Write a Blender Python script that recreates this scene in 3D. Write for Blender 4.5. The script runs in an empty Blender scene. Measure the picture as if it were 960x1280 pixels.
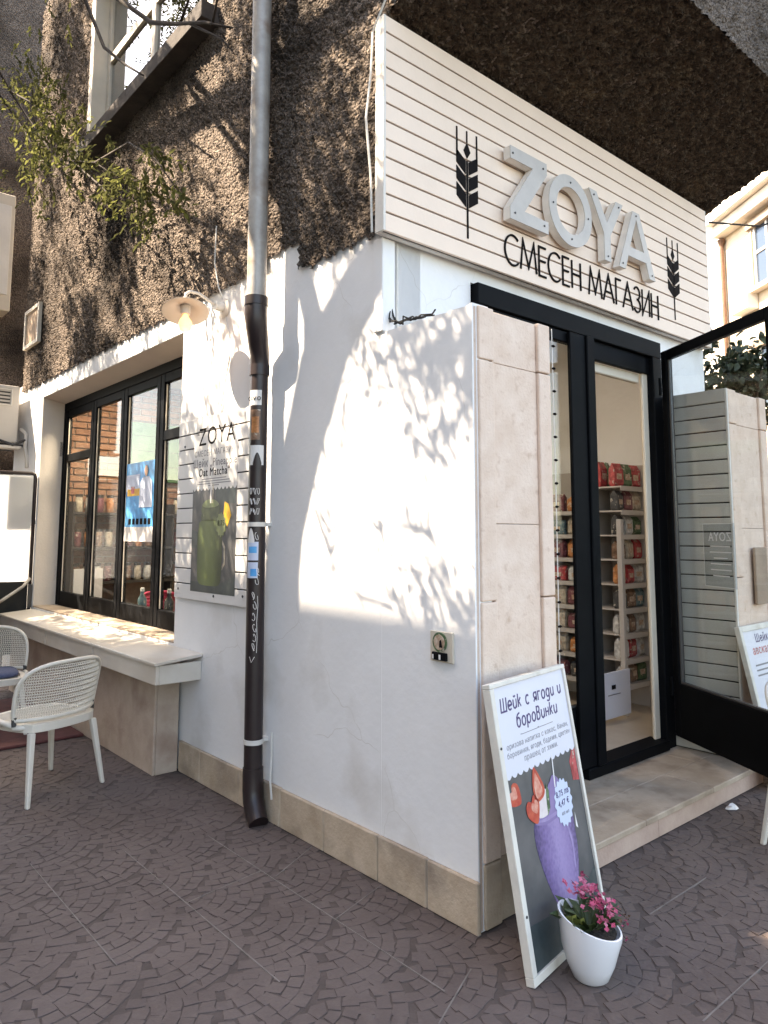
import bpy, bmesh, math, random
import numpy as np
from mathutils import Vector, Matrix
from mathutils.geometry import tessellate_polygon
R = math.radians
random.seed(7); np.random.seed(7)
S = bpy.context.scene
COL = S.collection

# ------------------------------------------------------------------ camera
F, PX, PY, W0, H0 = 912.0, 480.0, 568.0, 960.0, 1280.0
cam = bpy.data.cameras.new('camera'); camo = bpy.data.objects.new('camera', cam); COL.objects.link(camo)
RC = Matrix(((0.756112794937524, -0.07274085548690626, -0.6503862000956037),
             (-0.6544393434824283, -0.0815988602075068, -0.7516985910024868),
             (0.0016084259553302421, 0.9940072403940872, -0.10930241996441539)))
CP = Vector((-2.198, -1.974, 1.5))
camo.matrix_world = Matrix.Translation(CP) @ RC.to_4x4()
cam.sensor_fit = 'VERTICAL'; cam.sensor_height = 36.0; cam.lens = F / H0 * 36.0
cam.shift_y = -(H0 / 2 - PY) / H0
cam.clip_start = 0.05; cam.clip_end = 500
S.camera = camo
def proj(p):
    c = RC.transposed() @ (Vector(p) - CP)
    if c.z > -0.01: return (-9999, -9999)
    return (PX + c.x / -c.z * F, PY - c.y / -c.z * F)

# ------------------------------------------------------------------ light
SUN = Vector((0.4924, -0.4132, -0.7660)).normalized()       # direction the light travels
w = bpy.data.worlds.new('World'); S.world = w; w.use_nodes = True
nt = w.node_tree; bgn = nt.nodes['Background']
sky = nt.nodes.new('ShaderNodeTexSky'); sky.sky_type = 'NISHITA'; sky.sun_disc = False
sky.sun_elevation = R(50); sky.sun_rotation = math.atan2(-SUN.x, -SUN.y)
sky.air_density = 1.0; sky.dust_density = 1.5; sky.ozone_density = 1.0
nt.links.new(sky.outputs['Color'], bgn.inputs['Color']); bgn.inputs['Strength'].default_value = 0.15
sl = bpy.data.lights.new('sun', 'SUN'); sl.energy = 4.3; sl.angle = R(0.5); sl.color = (1.0, 0.93, 0.84)
so = bpy.data.objects.new('sun', sl); COL.objects.link(so)
so.rotation_euler = SUN.to_track_quat('-Z', 'Y').to_euler(); so.location = (-6, 6, 14)
S.view_settings.view_transform = 'Standard'; S.view_settings.look = 'None'
S.view_settings.exposure = 2.55; S.view_settings.gamma = 1.0
S.render.engine = 'CYCLES'
S.view_settings.use_white_balance = True; S.view_settings.white_balance_temperature = 8000; S.view_settings.white_balance_tint = 12
S.cycles.max_bounces = 6; S.cycles.diffuse_bounces = 4; S.cycles.glossy_bounces = 3; S.cycles.transparent_max_bounces = 10; S.cycles.caustics_reflective = False

# ------------------------------------------------------------------ materials
def lin(h):
    h = h.lstrip('#'); o = []
    for i in (0, 2, 4):
        c = int(h[i:i+2], 16) / 255; o.append(c / 12.92 if c <= .04045 else ((c + .055) / 1.055) ** 2.4)
    return tuple(o)
MATS = {}
def mat(name, col, rough=.6, metal=0, var=0., vscale=6., col2=None, bump=0., bscale=60., spec=.5, detail=4., stretch=None,
        stain=None, sscale=2.0, slo=.5, shi=.75, trans=0., coat=0.):
    """principled surface: base colour mixed by noise, optional stains, fine relief"""
    m = bpy.data.materials.new(name); m.use_nodes = True; n = m.node_tree; b = n.nodes['Principled BSDF']; L = n.links
    b.inputs['Roughness'].default_value = rough; b.inputs['Metallic'].default_value = metal
    b.inputs['Specular IOR Level'].default_value = spec
    if coat: b.inputs['Coat Weight'].default_value = coat
    geo = n.nodes.new('ShaderNodeNewGeometry'); vec = geo.outputs['Position']
    if stretch:
        mp = n.nodes.new('ShaderNodeMapping'); mp.inputs['Scale'].default_value = stretch; L.new(vec, mp.inputs['Vector']); vec = mp.outputs['Vector']
    c = (*col, 1)
    if var or col2:
        t = n.nodes.new('ShaderNodeTexNoise'); t.inputs['Scale'].default_value = vscale; t.inputs['Detail'].default_value = detail
        t.inputs['Roughness'].default_value = .6
        L.new(vec, t.inputs['Vector'])
        r = n.nodes.new('ShaderNodeValToRGB'); r.color_ramp.elements[0].position = .32; r.color_ramp.elements[1].position = .68
        c2 = col2 if col2 else tuple(min(1, x * (1 + var)) for x in col)
        c1 = col if col2 else tuple(x * (1 - var) for x in col)
        r.color_ramp.elements[0].color = (*c1, 1); r.color_ramp.elements[1].color = (*c2, 1)
        L.new(t.outputs['Fac'], r.inputs['Fac']); out = r.outputs['Color']
        if stain:
            t2 = n.nodes.new('ShaderNodeTexNoise'); t2.inputs['Scale'].default_value = sscale; t2.inputs['Detail'].default_value = 6
            L.new(vec, t2.inputs['Vector'])
            mr = n.nodes.new('ShaderNodeMapRange'); mr.inputs['From Min'].default_value = slo; mr.inputs['From Max'].default_value = shi
            L.new(t2.outputs['Fac'], mr.inputs['Value'])
            mx = n.nodes.new('ShaderNodeMix'); mx.data_type = 'RGBA'; L.new(mr.outputs['Result'], mx.inputs['Factor'])
            L.new(out, mx.inputs['A']); mx.inputs['B'].default_value = (*stain, 1); out = mx.outputs['Result']
        L.new(out, b.inputs['Base Color'])
    else:
        b.inputs['Base Color'].default_value = c
    if bump:
        t = n.nodes.new('ShaderNodeTexNoise'); t.inputs['Scale'].default_value = bscale; t.inputs['Detail'].default_value = 5
        L.new(vec, t.inputs['Vector'])
        bp = n.nodes.new('ShaderNodeBump'); bp.inputs['Strength'].default_value = min(1, bump); bp.inputs['Distance'].default_value = .01 * max(1, bump)
        L.new(t.outputs['Fac'], bp.inputs['Height']); L.new(bp.outputs['Normal'], b.inputs['Normal'])
    MATS[name] = m; return m
def emis(name, col, s):
    m = bpy.data.materials.new(name); m.use_nodes = True; b = m.node_tree.nodes['Principled BSDF']
    b.inputs['Base Color'].default_value = (*col, 1); b.inputs['Emission Color'].default_value = (*col, 1); b.inputs['Emission Strength'].default_value = s
    MATS[name] = m; return m
def glass(name, tint=(1, 1, 1), ior=1.5, base=0.0, rough=0.0):
    m = bpy.data.materials.new(name); m.use_nodes = True; n = m.node_tree; L = n.links; n.nodes.remove(n.nodes['Principled BSDF'])
    o = n.nodes['Material Output']; tr = n.nodes.new('ShaderNodeBsdfTransparent'); tr.inputs['Color'].default_value = (*tint, 1)
    g = n.nodes.new('ShaderNodeBsdfGlossy'); g.inputs['Roughness'].default_value = rough; fr = n.nodes.new('ShaderNodeLayerWeight'); fr.inputs['Blend'].default_value = .5
    mx = n.nodes.new('ShaderNodeMixShader'); fac = fr.outputs['Facing']
    po = n.nodes.new('ShaderNodeMath'); po.operation = 'POWER'; po.inputs[1].default_value = 5.0; L.new(fac, po.inputs[0])
    f0 = ((ior-1)/(ior+1))**2
    ad = n.nodes.new('ShaderNodeMath'); ad.operation = 'MULTIPLY_ADD'; ad.use_clamp = True; ad.inputs[1].default_value = (1-f0)*.65; ad.inputs[2].default_value = base + f0
    L.new(po.outputs[0], ad.inputs[0]); L.new(ad.outputs[0], mx.inputs[0]); L.new(tr.outputs[0], mx.inputs[1]); L.new(g.outputs[0], mx.inputs[2]); L.new(mx.outputs[0], o.inputs[0])
    MATS[name] = m; return m
def translucent(name, col, t=.7):
    m = bpy.data.materials.new(name); m.use_nodes = True; n = m.node_tree; L = n.links; n.nodes.remove(n.nodes['Principled BSDF'])
    o = n.nodes['Material Output']; d = n.nodes.new('ShaderNodeBsdfDiffuse'); d.inputs[0].default_value = (*col, 1)
    tr = n.nodes.new('ShaderNodeBsdfTranslucent'); tr.inputs[0].default_value = (*col, 1); mx = n.nodes.new('ShaderNodeMixShader'); mx.inputs[0].default_value = t
    L.new(d.outputs[0], mx.inputs[1]); L.new(tr.outputs[0], mx.inputs[2]); L.new(mx.outputs[0], o.inputs[0]); MATS[name] = m; return m

mat('white_wall', (.79, .785, .78), .85, var=.03, vscale=3, bump=.16, bscale=26, stain=(.60, .57, .53), sscale=2.1, slo=.56, shi=.80)
m_ = MATS['white_wall'].node_tree; b_ = m_.nodes['Principled BSDF']; src = b_.inputs['Base Color'].links[0].from_socket
g_ = m_.nodes.new('ShaderNodeNewGeometry'); wv_ = m_.nodes.new('ShaderNodeTexNoise'); wv_.inputs['Scale'].default_value = 5; m_.links.new(g_.outputs['Position'], wv_.inputs['Vector'])
ad_ = m_.nodes.new('ShaderNodeVectorMath'); ad_.operation = 'MULTIPLY_ADD'; ad_.inputs[1].default_value = (.16, .16, .16); m_.links.new(wv_.outputs['Color'], ad_.inputs[0]); m_.links.new(g_.outputs['Position'], ad_.inputs[2])
vo_ = m_.nodes.new('ShaderNodeTexVoronoi'); vo_.feature = 'DISTANCE_TO_EDGE'; vo_.inputs['Scale'].default_value = 1.1; m_.links.new(ad_.outputs['Vector'], vo_.inputs['Vector'])
mr_ = m_.nodes.new('ShaderNodeMapRange'); mr_.inputs['From Min'].default_value = .0006; mr_.inputs['From Max'].default_value = .0024; mr_.inputs['To Min'].default_value = 1; mr_.inputs['To Max'].default_value = 0; m_.links.new(vo_.outputs['Distance'], mr_.inputs['Value'])
n2_ = m_.nodes.new('ShaderNodeTexNoise'); n2_.inputs['Scale'].default_value = 1.7; m_.links.new(g_.outputs['Position'], n2_.inputs['Vector']); m2_ = m_.nodes.new('ShaderNodeMapRange'); m2_.inputs['From Min'].default_value = .5; m2_.inputs['From Max'].default_value = .6; m_.links.new(n2_.outputs['Fac'], m2_.inputs['Value'])
mu_ = m_.nodes.new('ShaderNodeMath'); mu_.operation = 'MULTIPLY'; m_.links.new(mr_.outputs[0], mu_.inputs[0]); m_.links.new(m2_.outputs[0], mu_.inputs[1])
mx_ = m_.nodes.new('ShaderNodeMix'); mx_.data_type = 'RGBA'; m_.links.new(mu_.outputs[0], mx_.inputs['Factor']); m_.links.new(src, mx_.inputs['A']); mx_.inputs['B'].default_value = (.66, .64, .61, 1); m_.links.new(mx_.outputs['Result'], b_.inputs['Base Color'])
mat('white_trim', (.70, .66, .60), .7, var=.05, vscale=4, bump=.2, bscale=40)
mat('reveal_paint', (.62, .55, .48), .85, var=.05, vscale=3, bump=.2, bscale=60)
mat('stucco', (.034, .025, .020), .95, col2=(.29, .232, .19), vscale=75, bump=2.0, bscale=150, spec=.2, stain=(.035, .027, .022), sscale=1.1, slo=.46, shi=.66)
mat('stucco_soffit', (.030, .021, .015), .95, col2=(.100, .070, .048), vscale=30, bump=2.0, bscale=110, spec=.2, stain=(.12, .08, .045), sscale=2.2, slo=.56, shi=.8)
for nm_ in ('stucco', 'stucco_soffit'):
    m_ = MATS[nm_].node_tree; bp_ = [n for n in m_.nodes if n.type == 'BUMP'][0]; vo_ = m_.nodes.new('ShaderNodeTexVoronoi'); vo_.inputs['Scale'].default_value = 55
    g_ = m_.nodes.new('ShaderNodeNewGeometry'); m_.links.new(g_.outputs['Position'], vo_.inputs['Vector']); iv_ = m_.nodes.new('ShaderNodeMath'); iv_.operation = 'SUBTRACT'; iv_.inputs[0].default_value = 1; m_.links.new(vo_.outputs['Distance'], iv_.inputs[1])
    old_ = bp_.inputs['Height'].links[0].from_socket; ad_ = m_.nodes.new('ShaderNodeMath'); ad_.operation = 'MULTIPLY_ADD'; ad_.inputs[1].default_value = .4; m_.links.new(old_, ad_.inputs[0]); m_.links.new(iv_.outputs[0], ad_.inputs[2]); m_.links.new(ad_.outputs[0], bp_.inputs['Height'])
mat('limestone', (.67, .50, .39), .75, col2=(.76, .60, .49), vscale=9, bump=.3, bscale=90, stain=(.56, .39, .29), sscale=22, slo=.60, shi=.78)
mat('limestone_dirty', (.42, .32, .225), .85, col2=(.56, .45, .34), vscale=7, bump=.4, bscale=70, stain=(.22, .17, .13), sscale=3.2, slo=.5, shi=.75)
mat('bench_stone', (.42, .32, .25), .8, col2=(.52, .42, .34), vscale=5, bump=.3, bscale=60, stain=(.30, .20, .15), sscale=4, slo=.52, shi=.8)
mat('marble', (.60, .54, .46), .35, col2=(.70, .65, .58), vscale=4, bump=.05, bscale=40, stain=(.50, .42, .34), sscale=3, slo=.5, shi=.8, stretch=(1, .5, 1))
mat('step_stone', (.36, .275, .20), .6, col2=(.47, .375, .29), vscale=6, bump=.2, bscale=70, stain=(.24, .175, .125), sscale=7, slo=.5, shi=.75)
mat('step_riser', (.42, .29, .23), .7, col2=(.50, .36, .29), vscale=8, bump=.2, bscale=70)
mat('mortar', (.30, .27, .24), .95, var=.15, vscale=30)
mat('cobble', (.092, .068, .060), .8, col2=(.130, .099, .088), vscale=2.3, bump=.5, bscale=45, spec=.35, stain=(.135, .103, .090), sscale=14, slo=.52, shi=.8)
mat('cobble_joint', (.078, .058, .050), .95, var=.2, vscale=9, bump=.4, bscale=60)
mat('slab_joint', (.17, .145, .13), .9, var=.25, vscale=14)
mat('asphalt', (.06, .058, .056), .9, var=.2, vscale=12, bump=.4, bscale=50)
mat('black_frame', (.0035, .004, .005), .6, var=.2, vscale=8, spec=.07)
mat('black_rubber', (.008, .008, .008), .8)
glass('window_glass', (.92, .94, .93), 1.36, .0)
glass('door_glass', (.95, .96, .95), 1.45, .01)
glass('upper_glass', (.25, .28, .3), 1.5, .45)
mat('sign_board', (.84, .675, .55), .6, var=.03, vscale=5, bump=.08, bscale=50, stain=(.76, .60, .48), sscale=3, slo=.55, shi=.8)
mat('groove_black', (.012, .010, .009), .9)
mat('print_black', (.010, .008, .008), .8, spec=.08)
mat('letter_face', (.47, .42, .37), .45, metal=.15, var=.08, vscale=7)
mat('letter_side', (.80, .75, .69), .5, var=.08, vscale=9)
mat('grey_board', (.46, .44, .395), .65, var=.05, vscale=4, bump=.1, bscale=40)
mat('pipe_grey', (.30, .27, .24), .5, metal=.25, col2=(.46, .43, .39), vscale=7, stain=(.20, .12, .07), sscale=5, slo=.55, shi=.75, bump=.15, bscale=40)
mat('pipe_brown', (.022, .013, .013), .38, var=.2, vscale=6, spec=.5)
mat('pipe_rust', (.16, .085, .05), .7, var=.3, vscale=12)
mat('white_plastic', (.66, .63, .58), .45, var=.03, vscale=5)
mat('chair_plastic', (.66, .61, .53), .45, var=.04, vscale=6)
mat('dark_grey', (.05, .048, .047), .6)
mat('cushion_blue', (.075, .09, .16), .9, var=.15, vscale=40, bump=.3, bscale=200)
mat('lamp_enamel', (.62, .57, .51), .4, var=.04, vscale=9)
mat('cream_paint', (.62, .55, .45), .6, var=.06, vscale=6, bump=.1)
mat('poster_white', (.70, .68, .66), .5, var=.02, vscale=4)
mat('poster_white_cool', (.62, .62, .68), .45, var=.02, vscale=4)
mat('photo_dark', (.050, .052, .055), .5, col2=(.11, .105, .105), vscale=5, stain=(.02, .03, .035), sscale=3, slo=.5, shi=.8)
mat('photo_dark_teal', (.022, .034, .038), .45, col2=(.06, .075, .075), vscale=9)
mat('purple', (.155, .105, .26), .45, col2=(.27, .20, .38), vscale=4.5, bump=0)
mat('purple_light', (.34, .27, .46), .45, col2=(.25, .18, .36), vscale=30)
mat('purple_dark', (.035, .028, .07), .45, col2=(.10, .07, .17), vscale=6)
mat('smoothie_green', (.055, .085, .022), .45, col2=(.16, .20, .065), vscale=10)
mat('smoothie_green_dark', (.03, .045, .015), .45, col2=(.09, .11, .04), vscale=12)
mat('smoothie_green_light', (.22, .25, .11), .45, col2=(.13, .17, .06), vscale=14)
mat('red_berry', (.40, .03, .02), .4, col2=(.56, .10, .05), vscale=30)
mat('red_berry_light', (.68, .38, .29), .45, col2=(.55, .13, .08), vscale=55)
mat('pink_soft', (.60, .50, .50), .5, col2=(.72, .66, .62), vscale=20)
mat('yellow', (.75, .42, .03), .5, var=.15, vscale=20)
mat('badge_blue', (.52, .58, .72), .5, var=.03)
mat('violet_text', (.045, .025, .12), .5)
mat('grey_text', (.20, .19, .20), .6)
mat('straw_white', (.75, .72, .70), .5)
mat('frame_white', (.66, .62, .55), .55, var=.08, vscale=9, bump=.1, stain=(.40, .34, .26), sscale=6, slo=.6, shi=.75)
mat('pot_white', (.74, .73, .74), .28, var=.02, coat=.3)
mat('soil', (.02, .014, .01), .95, bump=.8, bscale=70, var=.3)
mat('leaf_plant', (.020, .045, .012), .5, col2=(.07, .085, .025), vscale=30)
mat('leaf_plant_yellow', (.25, .24, .06), .5, col2=(.12, .15, .03), vscale=20)
mat('flower_pink', (.34, .018, .075), .55, col2=(.52, .08, .16), vscale=60)
mat('flower_pale', (.55, .20, .27), .55, col2=(.45, .07, .15), vscale=70)
mat('flower_dark', (.16, .012, .04), .6, col2=(.28, .03, .07), vscale=60)
mat('stem_dark', (.05, .03, .02), .8)
mat('bark', (.075, .055, .042), .95, col2=(.16, .12, .09), vscale=9, bump=1.5, bscale=28, stretch=(1, 1, .3))
mat('twig', (.035, .024, .017), .9, var=.3, vscale=20)
translucent('leaf_tree', (.085, .088, .036), .4)
translucent('leaf_tree_young', (.165, .17, .055), .5)
mat('leaf_bush', (.020, .030, .012), .6, col2=(.06, .075, .03), vscale=9)
mat('cream_stone', (.62, .50, .36), .85, col2=(.72, .62, .48), vscale=1.2, bump=.3, bscale=12, stain=(.55, .40, .26), sscale=.8, slo=.55, shi=.8)
mat('pale_stone', (.66, .58, .49), .85, var=.1, vscale=2, bump=.5, bscale=8)
mat('brown_stone', (.33, .24, .17), .85, var=.15, vscale=4)
mat('sill_dark', (.05, .04, .034), .9, var=.3, vscale=8, bump=.4, bscale=40)
mat('pane_blue', (.05, .07, .10), .08, spec=.8)
mat('ac_white', (.52, .48, .43), .55, var=.05, vscale=4)
mat('ac_dark', (.03, .028, .026), .7)
mat('brick', (.20, .095, .055), .9, col2=(.33, .17, .10), vscale=16, bump=.6, bscale=60)
mat('brick_joint', (.30, .22, .16), .95, var=.15, vscale=20)
mat('inner_wall', (.36, .255, .195), .85, var=.04, vscale=2)
mat('inner_wall_grey', (.45, .41, .37), .85, var=.05, vscale=2)
mat('ceiling_white', (.6, .57, .53), .85, var=.03)
mat('floor_tile', (.40, .32, .24), .4, col2=(.48, .40, .31), vscale=5)
mat('shelf_white', (.46, .42, .385), .5, var=.03)
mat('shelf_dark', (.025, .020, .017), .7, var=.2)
mat('green_board', (.055, .13, .075), .6, col2=(.12, .22, .13), vscale=5)
mat('blue_print', (.03, .26, .62), .45, col2=(.10, .42, .75), vscale=5)
mat('skin_print', (.45, .25, .15), .5, var=.2, vscale=30)
mat('dark_red', (.10, .028, .026), .8, var=.25, vscale=12, bump=.4, bscale=60)
mat('pink_plastic', (.42, .045, .10), .45, var=.1)
mat('facade_far', (.42, .34, .27), .9, col2=(.50, .42, .34), vscale=1, bump=.3, bscale=20)
mat('roof_dark', (.08, .06, .05), .9, var=.2)
translucent('screen_white', (.86, .86, .86), .62)
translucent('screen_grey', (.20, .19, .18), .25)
def print_grad(name, axis, org, stops, tex=None, tscale=60):
    """printed picture of a rounded jar: tones across the sheet, as in the printed photograph"""
    m = bpy.data.materials.new(name); m.use_nodes = True; n = m.node_tree; b = n.nodes['Principled BSDF']; L = n.links; b.inputs['Roughness'].default_value = .45
    geo = n.nodes.new('ShaderNodeNewGeometry'); d = n.nodes.new('ShaderNodeVectorMath'); d.operation = 'SUBTRACT'; d.inputs[1].default_value = org; L.new(geo.outputs['Position'], d.inputs[0])
    dt = n.nodes.new('ShaderNodeVectorMath'); dt.operation = 'DOT_PRODUCT'; dt.inputs[1].default_value = axis; L.new(d.outputs['Vector'], dt.inputs[0])
    r = n.nodes.new('ShaderNodeValToRGB'); el = r.color_ramp.elements
    while len(el) > 1: el.remove(el[0])
    el[0].position = stops[0][0]; el[0].color = (*stops[0][1], 1)
    for p, c in stops[1:]: e = el.new(p); e.color = (*c, 1)
    t = n.nodes.new('ShaderNodeTexVoronoi' if tex == 'cell' else 'ShaderNodeTexNoise'); t.inputs['Scale'].default_value = tscale; L.new(geo.outputs['Position'], t.inputs['Vector'])
    ma = n.nodes.new('ShaderNodeMath'); ma.operation = 'MULTIPLY_ADD'; ma.inputs[1].default_value = .14; L.new(t.outputs[0], ma.inputs[0]); L.new(dt.outputs['Value'], ma.inputs[2])
    L.new(ma.outputs[0], r.inputs['Fac']); L.new(r.outputs['Color'], b.inputs['Base Color']); MATS[name] = m
def smooth_loop(pts, k=4):
    out = []; n = len(pts)
    for i in range(n):
        p0, p1, p2, p3 = [Vector((*pts[(i+q) % n], 0)) for q in (-1, 0, 1, 2)]
        for j in range(k):
            t = j/k; a = .5*((2*p1)+(p2-p0)*t+(2*p0-5*p1+4*p2-p3)*t*t+(3*p1-p0-3*p2+p3)*t**3); out.append((a.x, a.y))
    return out
for k, c in dict(bag_orange=(.55, .20, .05), bag_brown=(.20, .10, .05), bag_teal=(.10, .18, .20), bag_red=(.45, .03, .035), bag_green=(.05, .12, .035),
                 bag_cream=(.50, .42, .32), bag_maroon=(.18, .04, .05), bag_white=(.55, .54, .52), bag_black=(.03, .03, .032)).items():
    mat(k, tuple(x*.45 for x in c), .4, col2=tuple(min(.8, x*1.2+.05) for x in c), vscale=26, spec=.5, stain=(.45, .40, .33), sscale=34, slo=.60, shi=.66)
mat('label_cream', (.60, .50, .40), .5, col2=(.35, .2, .12), vscale=60)
glass('jar_glass', (.75, .8, .75), 1.45, .03)
emis('bulb_warm', (1.0, .50, .20), .55)
emis('tube_light', (1.0, .95, .86), 3.0)

# ------------------------------------------------------------------ mesh helpers
class MB:
    def __init__(s): s.v = []; s.f = []
    def add(s, vs, fs):
        o = len(s.v); s.v += [tuple(x) for x in vs]; s.f += [tuple(i + o for i in f) for f in fs]; return s
    def box(s, x0, x1, y0, y1, z0, z1):
        return s.add([(x0,y0,z0),(x1,y0,z0),(x1,y1,z0),(x0,y1,z0),(x0,y0,z1),(x1,y0,z1),(x1,y1,z1),(x0,y1,z1)],
                     [(0,3,2,1),(4,5,6,7),(0,1,5,4),(1,2,6,5),(2,3,7,6),(3,0,4,7)])
    def hexa(s, p):      # 8 points, bottom loop then top loop
        return s.add(p, [(0,3,2,1),(4,5,6,7),(0,1,5,4),(1,2,6,5),(2,3,7,6),(3,0,4,7)])
    def tube(s, path, rad, n=8, caps=True, flat=1.0):
        path = [Vector(p) for p in path]
        if not hasattr(rad, '__len__'): rad = [rad] * len(path)
        up = None; rings = []
        for i, p in enumerate(path):
            d = (path[min(i+1, len(path)-1)] - path[max(i-1, 0)])
            d = d.normalized() if d.length > 1e-9 else Vector((0, 0, 1))
            if up is None:
                a = Vector((0, 0, 1)) if abs(d.z) < .9 else Vector((1, 0, 0)); up = (a - d * a.dot(d)).normalized()
            else:
                up = (up - d * up.dot(d)); up = up.normalized() if up.length > 1e-6 else Vector((1, 0, 0))
            sd = d.cross(up)
            rings.append([p + up * math.cos(2*math.pi*k/n) * rad[i] * flat + sd * math.sin(2*math.pi*k/n) * rad[i] for k in range(n)])
        o = len(s.v)
        for r in rings: s.v += [tuple(q) for q in r]
        for i in range(len(rings)-1):
            for k in range(n):
                a = o + i*n + k; b = o + i*n + (k+1) % n; s.f.append((a, b, b+n, a+n))
        if caps:
            s.f.append(tuple(o + k for k in reversed(range(n)))); m = o + (len(rings)-1)*n; s.f.append(tuple(m + k for k in range(n)))
        return s
    def lathe(s, prof, c=(0, 0, 0), n=20, sx=1., sy=1.):
        o = len(s.v); c = Vector(c)
        for r, z in prof:
            for k in range(n):
                a = 2*math.pi*k/n; s.v.append((c.x + r*math.cos(a)*sx, c.y + r*math.sin(a)*sy, c.z + z))
        for i in range(len(prof)-1):
            for k in range(n):
                a = o+i*n+k; b = o+i*n+(k+1) % n; s.f.append((a, b, b+n, a+n))
        s.f.append(tuple(o+k for k in reversed(range(n)))); m = o+(len(prof)-1)*n; s.f.append(tuple(m+k for k in range(n)))
        return s
    def prism(s, loops, O, u, v, nrm, d0, d1):
        """loops (first outer, then holes) of 2-D points in the frame O,u,v; faces at d0 and d1 along nrm"""
        O, u, v, nrm = Vector(O), Vector(u), Vector(v), Vector(nrm)
        tri = tessellate_polygon([[Vector((a, b, 0)) for a, b in lp] for lp in loops])
        flat = [p for lp in loops for p in lp]; N = len(flat); o = len(s.v)
        for d in (d0, d1): s.v += [tuple(O + u*a + v*b + nrm*d) for a, b in flat]
        for t in tri: s.f.append(tuple(o+i for i in t)); s.f.append(tuple(o+N+i for i in reversed(t)))
        k = 0
        for lp in loops:
            m = len(lp)
            for i in range(m): a = o+k+i; b = o+k+(i+1) % m; s.f.append((a, b, b+N, a+N))
            k += m
        return s
    def sheet(s, loop, O, u, v, nrm, d):
        O, u, v, nrm = Vector(O), Vector(u), Vector(v), Vector(nrm)
        tri = tessellate_polygon([[Vector((a, b, 0)) for a, b in loop]]); o = len(s.v)
        s.v += [tuple(O + u*a + v*b + nrm*d) for a, b in loop]
        s.f += [tuple(o+i for i in t) for t in tri]; return s

def tag(o, label=None, cat=None, group=None, kind=None):
    if label: o['label'] = label
    if cat: o['category'] = cat
    if group: o['group'] = group
    if kind: o['kind'] = kind
    return o
def thing(name, label, cat, loc=(0, 0, 0), rz=0., group=None, kind=None):
    o = bpy.data.objects.new(name, None); COL.objects.link(o); o.location = loc; o.rotation_euler = (0, 0, rz); o.empty_display_size = .1
    return tag(o, label, cat, group, kind)
def fixn(me):
    bm = bmesh.new(); bm.from_mesh(me); bmesh.ops.recalc_face_normals(bm, faces=bm.faces); bm.to_mesh(me); bm.free()
def worldloc(o):
    l = Vector(o.location)
    while o.parent: o = o.parent; l += Vector(o.location)
    return l
def mk(name, mb, m, parent=None, bevel=0., smooth=False, local=False, kind=None, label=None, recalc=True, seg=1):
    """one mesh object; vertices are given in world coordinates unless local (then in the parent's frame)"""
    vs = mb.v; a = np.array(vs, float); c = (a.min(0) + a.max(0)) / 2; c[2] = a[:, 2].min()
    me = bpy.data.meshes.new(name); me.from_pydata((a - c).tolist(), [], mb.f)
    if recalc: fixn(me)
    me.materials.append(MATS[m])
    if smooth: me.polygons.foreach_set('use_smooth', [True] * len(me.polygons))
    o = bpy.data.objects.new(name, me); COL.objects.link(o)
    loc = Vector(c.tolist())
    if parent:
        o.parent = parent
        if not local: loc = loc - worldloc(parent)
    o.location = loc
    if bevel:
        b = o.modifiers.new('bevel', 'BEVEL'); b.width = bevel; b.segments = seg; b.limit_method = 'ANGLE'; b.angle_limit = R(40)
    if kind: o['kind'] = kind
    if label: o['label'] = label
    return o
def shade_auto(o, ang=40):
    me = o.data; me.polygons.foreach_set('use_smooth', [True] * len(me.polygons))
    try: me.set_sharp_from_angle(angle=R(ang))
    except Exception: pass
    return o
def box(name, m, parent, x0, x1, y0, y1, z0, z1, bevel=0., **k): return mk(name, MB().box(x0, x1, y0, y1, z0, z1), m, parent, bevel, **k)
def copy_part(o, parent, loc):
    c = o.copy(); COL.objects.link(c); c.parent = parent; c.location = loc; return c
def copy_tree(o, parent=None):
    c = o.copy(); COL.objects.link(c); c.parent = parent
    for ch in list(o.children): copy_tree(ch, c)
    return c
def npmesh(name, V, Fq, m, parent=None, smooth=False):
    """big numpy mesh; Fq an (n,k) index array"""
    me = bpy.data.meshes.new(name); k = Fq.shape[1]; n = len(Fq)
    me.vertices.add(len(V)); me.vertices.foreach_set('co', np.ascontiguousarray(V, dtype=np.float32).ravel())
    me.loops.add(n*k); me.loops.foreach_set('vertex_index', np.ascontiguousarray(Fq, dtype=np.int32).ravel())
    me.polygons.add(n); me.polygons.foreach_set('loop_start', np.arange(0, n*k, k, dtype=np.int32))
    me.update(calc_edges=True); me.validate()
    if smooth: me.polygons.foreach_set('use_smooth', [True]*n)
    me.materials.append(MATS[m])
    o = bpy.data.objects.new(name, me); COL.objects.link(o)
    if parent: o.parent = parent; o.location = -worldloc(parent)
    return o
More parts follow.
